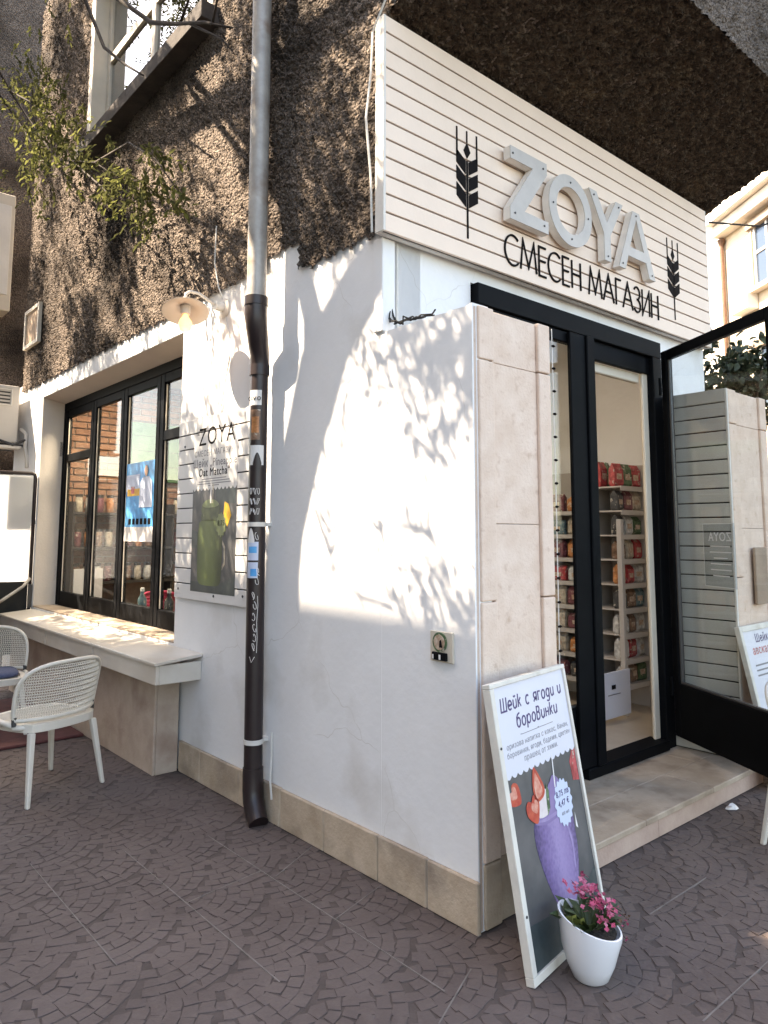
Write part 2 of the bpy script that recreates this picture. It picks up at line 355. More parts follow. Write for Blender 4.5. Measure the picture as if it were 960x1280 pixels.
def text(name, body, size, O, u, v, m, parent, depth=.0006, align='CENTER', bold=0., shear=0., sx=1., label=None):
    """flat lettering: baseline origin O, reading along u, up along v"""
    cu = bpy.data.curves.new(name, 'FONT'); cu.body = body.replace('н', 'h'); cu.size = size; cu.align_x = align; cu.extrude = depth; cu.offset = bold; cu.shear = shear
    cu.resolution_u = 3; cu.offset = 0; cu.space_character = 1.10; cu.small_caps_scale = .745
    for i_, ch_ in enumerate(body): cu.body_format[i_].use_small_caps = ch_ == 'н'
    
    o = bpy.data.objects.new(name, cu); me = bpy.data.meshes.new_from_object(o); bpy.data.objects.remove(o); bpy.data.curves.remove(cu)
    O, u, v = Vector(O), Vector(u).normalized(), Vector(v).normalized(); n = u.cross(v)
    mw = Matrix((u*sx, v, n)).transposed().to_4x4(); me.transform(mw); me.name = name
    me.materials.clear(); me.materials.append(MATS[m])
    t = bpy.data.objects.new(name, me); COL.objects.link(t); t.location = O
    if parent: t.parent = parent; t.location = O - worldloc(parent)
    if label: t['label'] = label
    if bold > .0003:                    # heavier weight: the same strokes laid again a hair to the side, joined into this mesh
        bm = bmesh.new(); bm.from_mesh(me); k0 = len(bm.verts)
        for i, (du, dv) in enumerate(((bold, 0), (-bold, 0), (0, bold), (0, -bold))):
            g2 = bmesh.ops.duplicate(bm, geom=bm.verts[:k0] + [e for e in bm.edges if all(v_.index < k0 for v_ in e.verts)] + [f for f in bm.faces if all(v_.index < k0 for v_ in f.verts)]) if i == 0 else None
            if g2 is None:
                b2 = bmesh.new(); b2.from_mesh(me); tmp = bpy.data.meshes.new('tmp'); b2.to_mesh(tmp); b2.free(); tmp.transform(Matrix.Translation(u*du+v*dv+n*.00005*(i+1))); bm.from_mesh(tmp); bpy.data.meshes.remove(tmp)
            else: bmesh.ops.translate(bm, verts=[x for x in g2['geom'] if isinstance(x, bmesh.types.BMVert)], vec=u*du+v*dv+n*.00005)
        bm.to_mesh(me); bm.free()
    return t

# =================================================================== SETTING: ground and pavement
g = mk('ground', MB().add([(-120,-120,-.03),(120,-120,-.03),(120,120,-.03),(-120,120,-.03)], [(0,1,2,3)]), 'asphalt', recalc=False); tag(g, kind='structure')
pave = box('pavement', 'cobble_joint', None, -3.4, 9.0, -3.2, 9.0, -.14, -.0032); tag(pave, kind='structure')
# fan-pattern cobbles stamped into the pavement
CR = .34
def fan_owner(x, y):
    """scale pattern: rows CR/2 apart, alternate rows shifted by CR; lowest row whose circle holds the point owns it"""
    j0 = int(math.floor(y / (CR*.5))) - 2
    for j in range(j0 + 4, j0 - 3, -1):
        pass
    best = None
    for j in range(j0 - 1, j0 + 5):
        cy = j * CR * .5; off = CR if j % 2 else 0
        i = round((x - off) / (2*CR)); cx = off + i * 2*CR
        if (x-cx)**2 + (y-cy)**2 <= CR*CR:
            if best is None or j > best[0]: best = (j, cx, cy)
    return best
stones = []
A0 = R(20); ca, sa = math.cos(A0), math.sin(A0)
RW = .052
def add_fans(x0, x1, y0, y1):
    seen = set()
    nx = int((x1-x0)/CR)+6; 
    for j in range(int((y0-3)/(CR*.5)), int((y1+3)/(CR*.5))):
        for i in range(int((x0-3)/(2*CR)), int((x1+3)/(2*CR))+1):
            cx = (CR if j % 2 else 0) + i*2*CR; cy = j*CR*.5
            wx, wy = ca*cx - sa*cy, sa*cx + ca*cy
            if not (x0-CR < wx < x1+CR and y0-CR < wy < y1+CR): continue
            for k in range(int(CR/RW)+1):
                r0 = CR - (k+1)*RW; r1 = CR - k*RW
                if r1 < .03: continue
                r0 = max(r0, 0); rm = (r0+r1)/2; ns = max(4, int(round(2*math.pi*rm/.062))); ph = (k % 2)*math.pi/ns
                for q in range(ns):
                    a0 = 2*math.pi*q/ns+ph; a1 = 2*math.pi*(q+1)/ns+ph; am = (a0+a1)/2
                    ow = fan_owner(cx+rm*math.cos(am), cy+rm*math.sin(am))
                    if not ow or abs(ow[1]-cx) > 1e-6 or abs(ow[2]-cy) > 1e-6: continue
                    jt = .0013
                    da = min(jt/max(rm, .02), (a1-a0)*.3)
                    pts = []
                    for (rr, aa) in ((r0+jt, a0+da), (r1-jt, a0+da), (r1-jt, am), (r1-jt, a1-da), (r0+jt, a1-da)):
                        px_, py_ = cx+rr*math.cos(aa)+random.gauss(0,.0036), cy+rr*math.sin(aa)+random.gauss(0,.0036)
                        pts.append((ca*px_-sa*py_, sa*px_+ca*py_))
                    mx_ = sum(p[0] for p in pts)/5; my_ = sum(p[1] for p in pts)/5
                    if x0 < mx_ < x1 and y0 < my_ < y1 and not (mx_ > .0 and my_ > .05 and mx_ < 2.6) and not (mx_ > -.02 and my_ > 0 and mx_ < 2.6):
                        stones.append((mx_, my_, pts))
add_fans(-2.6, 4.2, -2.4, 7.0)
def visible(x, y):
    p = proj((x, y, 0)); return -30 < p[0] < 990 and 640 < p[1] < 1310
vis = [s for s in stones if visible(s[0], s[1])]
vis.sort(key=lambda s: (s[0]-CP.x)**2 + (s[1]-CP.y)**2)
def stone_geo(mb, pts, z=0):
    n = len(pts); mx_ = sum(p[0] for p in pts)/n; my_ = sum(p[1] for p in pts)/n; o = len(mb.v); dz = random.uniform(-.0009, .0009)
    for sc, zz in ((1.0, -.0034), (.98, -.0006+dz), (.95, dz)):
        for (x, y) in pts: mb.v.append((mx_+(x-mx_)*sc, my_+(y-my_)*sc, zz))
    for lv in (0, 1):
        for k in range(n): mb.f.append((o+lv*n+k, o+lv*n+(k+1) % n, o+(lv+1)*n+(k+1) % n, o+(lv+1)*n+k))
    mb.f.append(tuple(o+2*n+k for k in range(n)))
for s_ in vis[:300]:
    mb = MB(); stone_geo(mb, s_[2]); mk('cobble', mb, 'cobble', pave, recalc=False)
mb = MB(); near = set(id(s) for s in vis[:300])
for s_ in stones:
    if id(s_) not in near: stone_geo(mb, s_[2])
mk('cobbles', mb, 'cobble', pave, recalc=False, kind='stuff')
# light mortar lines between the stamped slabs
def joint(x0, y0, x1, y1, wd=.0026):
    d = Vector((x1-x0, y1-y0, 0)).normalized(); nn = Vector((-d.y, d.x, 0))*wd
    L = math.hypot(x1-x0, y1-y0); k = max(2, int(L/.12)); mb = MB(); pts = []
    for i in range(k+1):
        p = Vector((x0+(x1-x0)*i/k, y0+(y1-y0)*i/k, 0)); wv = random.uniform(.55, 1.2); pts.append((p+nn*wv, p-nn*wv))
    for a, b in pts: mb.v += [(a.x, a.y, .0016), (b.x, b.y, .0016), (a.x, a.y, -.005), (b.x, b.y, -.005)]
    for i in range(k):
        o = i*4; mb.f += [(o, o+1, o+5, o+4), (o, o+4, o+6, o+2), (o+1, o+3, o+7, o+5)]
    mk('mortar_line', mb, 'slab_joint', pave, recalc=False)
for xx, ya, yb in ((-.35, -.15, 1.5), (-.735, .25, 1.6), (-1.115, .7, 1.75), (-.735, -1.3, -.5), (-1.5, .2, 1.0)): joint(xx, ya, xx, yb)
for yy, xa, xb in ((-.776, .15, 1.3), (-.335, .62, 1.1), (-1.2, -.4, .6)): joint(xa, yy, xb, yy)
joint(-.33, .91, -.03, 1.06); joint(-.35, .45, -.02, .55); joint(-.19, -.12, -.48, -.25); joint(-.35, 1.0, -.735, .95)
joint(-1.17, 2.07, -1.02, 2.1)

# =================================================================== SHOP BUILDING
B = thing('corner_shop', 'corner shop of white plaster below dark brown roughcast upper storey', 'building', (0, 0, 0))
FB = .58                                   # facade B plane (entrance side)
# white ground-floor wall of the long side, with the display window opening (Y 2.706..5.955, z .79..2.91)
WY0, WY1, WZ0, WZ1 = 2.706, 5.955, .775, 2.905
mb = MB()
mb.box(0, .25, FB, WY0, 0, 3.14); mb.box(0, .25, WY1, 6.95, 0, 3.14); mb.box(0, .25, WY0, WY1, WZ1, 3.14); mb.box(0, .25, WY0, WY1, 0, WZ0)
mk('wall', mb, 'white_wall', B)
# wing wall running out beyond the corner, with worn top edge
mb = MB(); ys = np.linspace(0.012, FB-.001, 16); top = 2.452 + np.random.normal(0, .004, 16); top[-1] = top[-2]
for i in range(15):
    mb.hexa([(0, ys[i], 0), (.10, ys[i], 0), (.10, ys[i+1], 0), (0, ys[i+1], 0), (0, ys[i], top[i]), (.10, ys[i], top[i]), (.10, ys[i+1], top[i+1]), (0, ys[i+1], top[i+1])])
mk('wing_wall', mb, 'white_wall', B)
mk('wing_core', MB().box(.10, .50, .05, FB, 0, 2.44), 'mortar', B)
# corner post strip under the sign
box('corner_strip', 'white_wall', B, -.012, .07, FB-.014, FB+.05, 2.455, 2.915, .004)
# reveals of the display window
box('reveal', 'reveal_paint', B, .004, .24, WY1-.012, WY1+.003, WZ0, WZ1-.002)
box('reveal', 'reveal_paint', B, .004, .24, WY0-.003, WY0+.012, WZ0, WZ1-.002)
mk('reveal', MB().hexa([(.004, WY0, WZ1-.05+.045), (.24, WY0, WZ1-.05), (.24, WY1, WZ1-.05), (.004, WY1, WZ1-.05+.045), (.004, WY0, WZ1+.004), (.24, WY0, WZ1+.004), (.24, WY1, WZ1+.004), (.004, WY1, WZ1+.004)]), 'reveal_paint', B)
# plinth stones
pj = [-.004, .275, .582, .978, 1.36, 1.78, 2.256, 2.55]
for a, b in zip(pj[:-1], pj[1:]):
    box('plinth_stone', 'limestone_dirty', B, -.022+random.uniform(-.003, .003), .0-.001, a+.003, b-.003, 0, .19+random.uniform(-.003, .003), .004)
mk('plinth_joint', MB().box(-.016, -.0015, 0, 2.55, 0, .186), 'mortar', B)
# roughcast upper wall: displaced grid
def rough_grid(fn, nu, nv, amp, name, m, keep=None, outward=Vector((-1, 0, 0)), soft=2):
    d = np.random.normal(0, 1, (nu, nv)); d2 = np.random.normal(0, 1, (nu, nv))
    for _ in range(soft):
        d2 = (d2 + np.roll(d2, 1, 0) + np.roll(d2, -1, 0) + np.roll(d2, 1, 1) + np.roll(d2, -1, 1)) / 3.2
    d = np.clip(d*.85 + d2*.45, -1.6, 2.2) * amp
    U, Vv = np.meshgrid(np.linspace(0, 1, nu), np.linspace(0, 1, nv), indexing='ij')
    P = fn(U, Vv)
    P = P + d[..., None] * np.array(outward)
    idx = np.arange(nu*nv).reshape(nu, nv)
    q = np.stack([idx[:-1, :-1], idx[1:, :-1], idx[1:, 1:], idx[:-1, 1:]], -1).reshape(-1, 4)
    V = P.reshape(-1, 3)
    if keep is not None:
        c = V[q].mean(1); q = q[keep(c)]
    return npmesh(name, V, q, m, B)
TOPZ = 7.6
def stucco_keep(c):
    y, z = c[:, 1], c[:, 2]
    jag = .012*np.sin(y*37) + .012*np.sin(y*91+1.3)
    bot = np.where(y < 1.27, 2.945+jag, np.where(y < 1.60, 3.112+jag*.4, 3.062+jag*.6))
    hole = (y > 2.36) & (y < 4.90) & (z > 5.10) & (z < 6.9)
    return (z > bot) & ~hole
rough_grid(lambda u, v: np.stack([np.full_like(u, -.016), .575+u*(6.68-.575), 2.92+v*(TOPZ-2.92)], -1), 430, 330, .0075, 'roughcast', 'stucco', stucco_keep)
box('upper_wall', 'stucco', B, .0, .20, FB+.03, 2.36, 3.141, TOPZ); box('upper_wall', 'stucco', B, .0, .20, 4.90, 6.66, 3.141, TOPZ)
box('upper_wall', 'stucco', B, .0, .20, 2.36, 4.90, 3.141, 5.09); box('upper_wall', 'stucco', B, .0, .20, 2.36, 4.90, 6.9, TOPZ)
box('upper_end_wall', 'stucco', B, -.01, .3, 6.661, 6.68, 3.142, TOPZ)
# oriel over the entrance with rising soffit
SX1 = 3.36
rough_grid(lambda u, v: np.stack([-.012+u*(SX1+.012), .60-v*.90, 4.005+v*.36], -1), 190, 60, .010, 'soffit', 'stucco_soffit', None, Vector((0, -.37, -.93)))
rough_grid(lambda u, v: np.stack([-.012+u*(SX1+.012), np.full_like(u, -.30), 4.362+v*2.4], -1), 190, 120, .010, 'oriel_front', 'stucco', None, Vector((0, -1, 0)))
rough_grid(lambda u, v: np.stack([np.full_like(u, -.016), .60-u*.90, 4.01+u*.355+v*(TOPZ-4.36)], -1), 50, 160, .009, 'oriel_side', 'stucco', None, Vector((-1, 0, 0)))
mk('oriel_core', MB().hexa([(.004, .56, 4.03), (SX1, .56, 4.03), (SX1, -.28, 4.37), (.004, -.28, 4.37), (.004, .56, 7.5), (SX1, .56, 7.5), (SX1, -.28, 7.5), (.004, -.28, 7.5)]), 'stucco', B)
# entrance facade B
box('entrance_wall', 'white_wall', B, .071, .62, FB, FB+.2, 0, 4.05); box('entrance_wall', 'white_wall', B, .62, 2.53, FB, FB+.2, 2.84, 4.05); box('entrance_wall', 'white_wall', B, 2.53, 3.26, FB, FB+.04, 0, 2.84); box('entrance_wall', 'white_wall', B, 2.53, 3.26, FB, FB+.2, 2.84, 4.05)
box('entrance_wall', 'white_wall', B, 3.235, 3.259, FB+.041, 6.6, 0, 4.05)
# shell of the shop room
box('room_floor', 'floor_tile', B, .25, 3.234, FB+.03, 6.5, .02, .17); box('room_ceiling', 'ceiling_white', B, .25, 3.234, FB+.2, 6.6, 3.3, 3.4)
box('roof_slab', 'roof_dark', B, -.0, 3.3, FB, 6.68, TOPZ, TOPZ+.1)
box('inner_wall', 'inner_wall', B, 2.2, 3.234, 2.7, 2.78, .171, 3.3); box('inner_wall', 'inner_wall_grey', B, 2.2, 2.28, 2.78, 6.5, .171, 3.3)
box('upper_room_back', 'inner_wall_grey', B, 1.6, 1.7, 2.0, 6.6, 3.5, TOPZ-.01)
# brick end wall of the room
bw = box('brick_wall', 'brick_joint', B, .25, 2.2, 6.5, 6.6, 0, 3.3)
bm_ = MB().box(-.118, .118, 0, .022, 0, .062); proto = None; row = 0; z = .95
while z < 3.26:
    x = .26 + (.125 if row % 2 else 0) + .12
    while x < 2.1:
        if proto is None:
            proto = mk('brick', bm_, 'brick', bw, .004); proto.location = Vector((x, 6.479, z)) - worldloc(bw)
        else: copy_part(proto, bw, Vector((x, 6.479+random.uniform(-.004, .004), z)) - worldloc(bw))
        x += .25
    z += .076; row += 1
# limestone piers: bands and fields built of blocks
def pier(x0, x1, yf, yb, htop, name='pier_block', side_m='limestone'):
    wv = x1-x0; b1, b2 = x0+wv*.20, x1-wv*.18
    zs = [0, .24, 1.232, 2.225, htop]
    for a, b in ((x0, b1), (b2, x1)):
        for z0, z1 in zip(zs[:-1], zs[1:]):
            box(name, 'limestone' if z0 > .2 else 'limestone_dirty', B, a+.001, b-.001, yf, yb, z0+.0025, z1-.0025, .006, seg=2)
    zf = [0, .24, .9, 1.545, 2.225, htop-.006]
    for z0, z1 in zip(zf[:-1], zf[1:]):
        box(name, 'limestone' if z0 > .2 else 'limestone_dirty', B, b1+.0015, b2-.0015, yf+.016, yb, z0+.001, z1-.001, .002)
pier(.028, .515, 0.0, .05, 2.455)
box('pier_edge', 'limestone', B, .004, .026, .012, .046, 0, 2.45, .004)
# right wing with grey shiplap on its inner face
RX, RYF = 2.545, .11
box('wing_core', 'mortar', B, RX+.012, 3.2, RYF+.05, FB-.002, 0, 2.44)
mk('shiplap_backing', MB().box(RX+.004, RX+.0115, RYF+.012, FB-.003, .02, 2.448), 'groove_black', B)
pz = .0935
zz = 2.452; k = 0
while zz > .05:
    z0 = max(.03, zz-pz+.008); box('shiplap_board', 'grey_board', B, RX-.012, RX+.003, RYF+.004, FB-.004, z0, zz, .003); zz -= pz; k += 1
box('shiplap_edge', 'white_trim', B, RX-.013, RX+.006, RYF-.012, RYF+.003, .03, 2.452, .003)
pier(RX+.012, RX+.60, RYF-.01, RYF+.049, 2.455)
# entrance step
sx = [.50, 1.22, 1.93, 2.60]
box('step_base', 'mortar', B, .48, 2.58, .035, FB+.02, 0, .07)
for a, b in zip(sx[:-1], sx[1:]):
    box('step_slab', 'step_stone', B, a+.0015, b-.0015, .012, .30, .0855, .115, .004); 
for a, b in ((.50, .93), (.93, 1.62), (1.62, 2.31), (2.31, 2.60)): box('step_slab', 'step_stone', B, a+.0015, b-.0015, .302, FB+.025, .0855, .115, .003)
for a, b in ((.50, 1.35), (1.35, 2.60)): box('step_riser', 'step_riser', B, a+.001, b-.001, .022, .034, 0, .085, .002)
# door frame, threshold, transom
DL, DR = .64, 2.50; DY0, DY1 = .535, .60
box('door_frame', 'black_frame', B, DL-.01, DR+.03, DY0, DY1, 2.72, 2.835, .004)
box('door_frame', 'black_frame', B, DL-.01, DL+.05, DY0, DY1, .115, 2.72, .004)
box('door_frame', 'black_frame', B, DR-.085, DR+.03, DY0, DY1, .115, 2.72, .004)
box('threshold', 'black_frame', B, 1.50, DR-.087, DY0-.02, DY1+.06, .116, .178, .006)
box('door_frame', 'black_frame', B, 1.60, DR-.056, DY0+.03, DY1, 2.60, 2.72, .003)
box('door_lining', 'cream_paint', B, DR-.150, DR-.087, .58, .60, .179, 2.66, .004); box('door_lining', 'cream_paint', B, DR-.115, DR-.09, .602, .625, .172, 2.66, .004)
box('door_lining', 'cream_paint', B, 1.67, DR-.152, .605, .64, 2.535, 2.60, .006)
def door_leaf(name, L, H, loc, rz, label):
    d = bpy.data.objects.new(name, None); COL.objects.link(d); d.parent = B; d.location = loc; d.rotation_euler = (0, 0, rz); d['label'] = label
    st = .062
    mk('stile', MB().box(0, st, -.024, .024, 0, H), 'black_frame', d, .004, local=True); mk('stile', MB().box(L-st, L, -.024, .024, 0, H), 'black_frame', d, .004, local=True)
    mk('top_rail', MB().box(st+.0005, L-st-.0005, -.023, .023, H-.065, H), 'black_frame', d, .004, local=True)
    mk('kick_panel', MB().box(st+.0005, L-st-.0005, -.023, .023, 0, .34), 'black_frame', d, .004, local=True)
    mk('glazing_bead', MB().box(st, st+.012, -.012, .012, .341, H-.066), 'dark_grey', d, .001, local=True)
    mk('glazing_bead', MB().box(st+.012, L-st, -.012, .012, .341, .352), 'dark_grey', d, .001, local=True)
    mk('pane', MB().box(st+.013, L-st, -.003, .003, .353, H-.066), 'door_glass', d, local=True)
    for zz_ in (.25, H-.3): mk('hinge', MB().tube([(-.008, -.03, zz_), (-.008, -.03, zz_+.12)], .010, 8), 'black_frame', d, local=True)
    return d
dl = door_leaf('door_leaf', .89, 2.535, (DL+.052, .571, .18), 0, 'closed black framed glass leaf')
box('lock_stile', 'black_frame', B, 1.43, 1.584, .52, .545, .182, 2.712, .004)
box('meeting_stile', 'black_frame', B, 1.585, 1.665, .505, .575, .18, 2.715, .005)
dr = door_leaf('door_leaf', 1.08, 2.545, (2.475, .487, .205), R(180+60), 'black framed glass leaf standing open')
mk('handle', MB().tube([(1.02, .03, .95), (1.02, .075, .95), (1.02, .075, 1.35), (1.02, .03, 1.35)], .011, 8), 'dark_grey', dr, local=True)
# vinyl lettering on the open leaf (seen from behind)
stf = Vector((math.cos(R(240)), math.sin(R(240)), 0)); nrm = Vector((-stf.y, stf.x, 0))
base = Vector((2.475, .487, 0))
def onleaf(s, z, off=.006): return base + stf*s + Vector((0, 0, z)) + Vector((math.sin(R(60)), -.5, 0)).normalized()*0 + nrm*(-off)
glass('vinyl', (.75, .78, .80), 1.2, .0)
mat('vinyl_white', (.55, .56, .56), .6)
V3 = Vector((0, 0, 1))
mbv = MB()
mbv.sheet([(0, 0), (.30, 0), (.30, .38), (0, .38)], onleaf(.36, 1.19), stf, V3, -nrm, 0)
mk('vinyl_sheet', mbv, 'vinyl', dr, recalc=False) if False else None
def leafpart(name, mb, m):
    o = mk(name, mb, m, None, recalc=False); o.parent = dr; o.matrix_parent_inverse = Matrix.Identity(4)
    M = (Matrix.Translation(Vector((2.475, .487, .205))) @ Matrix.Rotation(R(240), 4, 'Z')); o.matrix_local = M.inverted() @ Matrix.Translation(o.location); return o
leafpart('vinyl_sheet', mbv, 'vinyl')
mb = MB()
for (a0, b0, a1, b1) in ((0, 0, .30, .003), (0, .377, .30, .38), (0, 0, .003, .38), (.297, 0, .30, .38)): mb.sheet([(a0, b0), (a1, b0), (a1, b1), (a0, b1)], onleaf(.36, 1.19, .0068), stf, V3, -nrm, 0)
leafpart('vinyl_border', mb, 'vinyl_white')
t = text('vinyl_lettering', 'ZOYA', .075, onleaf(.52, 1.465, .0072), -stf, V3, 'vinyl_white', None, .0002)
t.parent = dr; t.matrix_local = (Matrix.Translation(Vector((2.475, .487, .205))) @ Matrix.Rotation(R(240), 4, 'Z')).inverted() @ Matrix.Translation(t.location)
for i in range(6):
    mb = MB(); wv = random.uniform(.06, .11); mb.sheet([(-wv, 0), (wv, 0), (wv, .006), (-wv, .006)], onleaf(.52, 1.43-i*.035, .0072), stf, V3, -nrm, 0); leafpart('vinyl_line', mb, 'vinyl_white')

# display window: four folding leaves in a black frame
WXF = .215
dw = bpy.data.objects.new('display_window', None); COL.objects.link(dw); dw.parent = B; dw.location = (WXF, 4.3, WZ0)
def wb(name, m, y0, y1, z0, z1, x0=WXF, x1=WXF+.06, bev=.004): return box(name, m, dw, x0, x1, y0, y1, z0, z1, bev)
wb('outer_frame', 'black_frame', WY0+.013, WY1-.013, 2.775, 2.86); wb('outer_frame', 'black_frame', WY1-.05, WY1-.013, .79, 2.775)
lv = [(WY1-.051, 5.075), (5.07, 4.315), (4.31, 3.56), (3.555, WY0+.014)]
for i, (a, b) in enumerate(lv):
    st = .068
    wb('stile', 'black_frame', a-st, a-.002, .79, 2.774, WXF+.004, WXF+.056); wb('stile', 'black_frame', b+.002, b+st, .79, 2.774, WXF+.004, WXF+.056)
    wb('bottom_rail', 'black_frame', b+st+.0005, a-st-.0005, .79, .925, WXF+.006, WXF+.054); wb('top_rail', 'black_frame', b+st+.0005, a-st-.0005, 2.70, 2.774, WXF+.006, WXF+.054)
    if i in (0, 3): wb('mid_rail', 'black_frame', b+st+.0005, a-st-.0005, 2.235, 2.315, WXF+.006, WXF+.054)
    wb('pane', 'window_glass', b+st+.001, a-st-.001, .926, 2.699, WXF+.026, WXF+.032, 0)
    wb('glazing_bead', 'cream_paint', a-st-.012, a-st-.001, .93, 2.69, WXF+.018, WXF+.025, 0)
for zz_ in (1.02, 2.30): wb('hinge', 'black_frame', WY1-.012, WY1-.001, zz_, zz_+.16, WXF-.03, WXF+.01)
# marble bench in front of the display window
Bn = thing('stone_bench', 'long marble topped stone bench under the display window', 'bench', (-.15, 4.0, 0))
ty = [2.285, 3.35, 4.45, 5.9]
for a, b in zip(ty[:-1], ty[1:]):
    mk('top_slab', MB().hexa([(-.315, a+.001, .715), (-.0015, a+.001, .742), (-.0015, b-.001, .742), (-.315, b-.001, .715), (-.315, a+.001, .735), (-.0015, a+.001, .762), (-.0015, b-.001, .762), (-.315, b-.001, .735)]), 'marble', Bn, .004, seg=2)
for a, b in zip(ty[:-1], ty[1:]): box('front_slab', 'marble', Bn, -.30, -.277, a+.018, b-.001, .60, .7145, .003)
box('end_slab', 'marble', Bn, -.2765, -.002, 2.303, 2.322, .60, .7145, .003)
box('bench_pier', 'bench_stone', Bn, -.187, -.170, 2.556, 3.6, 0, .70, .003); box('bench_pier', 'bench_stone', Bn, -.187, -.170, 3.604, 5.9, 0, .70, .003)
box('bench_pier', 'bench_stone', Bn, -.1695, -.0235, 2.552, 2.57, 0, .70, .003)
box('bench_core', 'mortar', Bn, -.169, -.0235, 2.571, 5.9, 0, .70)
for a, b in ((2.72, 3.7), (3.7, 4.8), (4.8, 5.94)): box('window_sill', 'step_stone', B, .001, .214, a+.001, b-.001, .776, .789, .002)

# upper window
uw = bpy.data.objects.new('upper_window', None); COL.objects.link(uw); uw.parent = B; uw.location = (.1, 3.6, 5.09)
def ub(name, m, *a, bev=.004): return box(name, m, uw, *a, bev)
ub('jamb', 'cream_paint', -.03, .22, 4.80, 4.90, 5.10, 6.9); ub('jamb', 'cream_paint', -.03, .22, 2.36, 2.44, 5.10, 6.9); ub('jamb', 'cream_paint', -.03, .22, 2.44, 4.80, 6.80, 6.9)
ub('sash', 'cream_paint', .10, .16, 4.72, 4.795, 5.12, 6.79); ub('sash', 'cream_paint', .10, .16, 3.66, 3.74, 5.12, 6.79); ub('sash', 'cream_paint', .10, .16, 2.445, 2.52, 5.12, 6.79)
ub('sash', 'cream_paint', .101, .159, 3.741, 4.719, 5.12, 5.20); ub('sash', 'cream_paint', .101, .159, 2.521, 3.659, 5.12, 5.20)
ub('sash', 'cream_paint', .101, .159, 3.741, 4.719, 6.0, 6.09); ub('sash', 'cream_paint', .101, .159, 2.521, 3.659, 6.0, 6.09)
ub('pane', 'upper_glass', .125, .131, 2.52, 3.66, 5.20, 6.78, bev=0); ub('pane', 'upper_glass', .125, .131, 3.74, 4.72, 5.20, 6.78, bev=0)
ub('sill', 'sill_dark', -.15, .10, 2.28, 5.0, 4.97, 5.098)
# recess plate with thin frame low on the roughcast
rp = thing('wall_hatch', 'small metal hatch with pale frame low on the roughcast wall', 'hatch', (-.03, 6.3, 3.5))
mk('door', MB().box(-.045, -.028, 6.10, 6.55, 3.55, 3.90), 'brown_stone', rp)
for a in ((6.06, 6.10, 3.51, 3.94), (6.55, 6.59, 3.51, 3.94), (6.101, 6.549, 3.51, 3.549), (6.101, 6.549, 3.901, 3.94)): box('frame', 'cream_paint', rp, -.06, -.025, *a)

# =================================================================== FASCIA SIGN
FS = thing('fascia_sign', 'cream slatted fascia sign with raised letters above the shop entrance', 'sign', (1.6, .5, 2.92))
FX0, FX1, FY, FZ0, FZ1 = -.05, 3.23, .50, 2.915, 4.005
box('backing', 'groove_black', FS, FX0+.004, FX1-.004, FY+.018, FY+.03, FZ0+.004, FZ1-.003)
bh = (FZ1-FZ0)/12
for i in range(12): box('board', 'sign_board', FS, FX0, FX1, FY, FY+.0175, FZ0+i*bh+(.0045 if i else 0), FZ0+(i+1)*bh-.0045, .002)
box('end_cap', 'white_trim', FS, FX0-.012, FX0+.0035, FY+.001, FB-.016, FZ0, FZ1-.002, .002); box('end_cap', 'white_trim', FS, FX1-.003, FX1+.012, FY+.001, FB-.002, FZ0, FZ1-.002, .002)
box('underside', 'white_trim', FS, FX0+.004, FX1-.0035, FY+.031, FB-.016, FZ0+.001, FZ0+.02)
# raised letters
SPX = {'Z': .17, 'O': .035, 'Y': .2, 'A': .09}
lz0, lz1 = 3.20, 3.62; lh = lz1-lz0
def ring(rx, ry, n=36): return [(rx*math.cos(2*math.pi*k/n), ry*math.sin(2*math.pi*k/n)) for k in range(n)]
sw = .072
Zl = [[(0, 0), (.34, 0), (.34, sw), (.125, sw), (.335, lh-sw*.95), (.335, lh), (.01, lh), (.01, lh-sw), (.205, lh-sw), (0, sw*.95)]]
Ol = [[(x+.215, y+lh/2) for x, y in ring(.215, lh/2+.008)], [(x+.215, y+lh/2) for x, y in ring(.143, lh/2-.066)]]
Yl = [[(.163, 0), (.235, 0), (.235, .17), (.39, lh), (.308, lh), (.199, .25), (.090, lh), (.008, lh), (.163, .17)]]
Al = [[(0, 0), (.079, 0), (.115, .10), (.335, .10), (.371, 0), (.45, 0), (.266, lh), (.184, lh)], [(.139, .165), (.311, .165), (.225, .372)]]
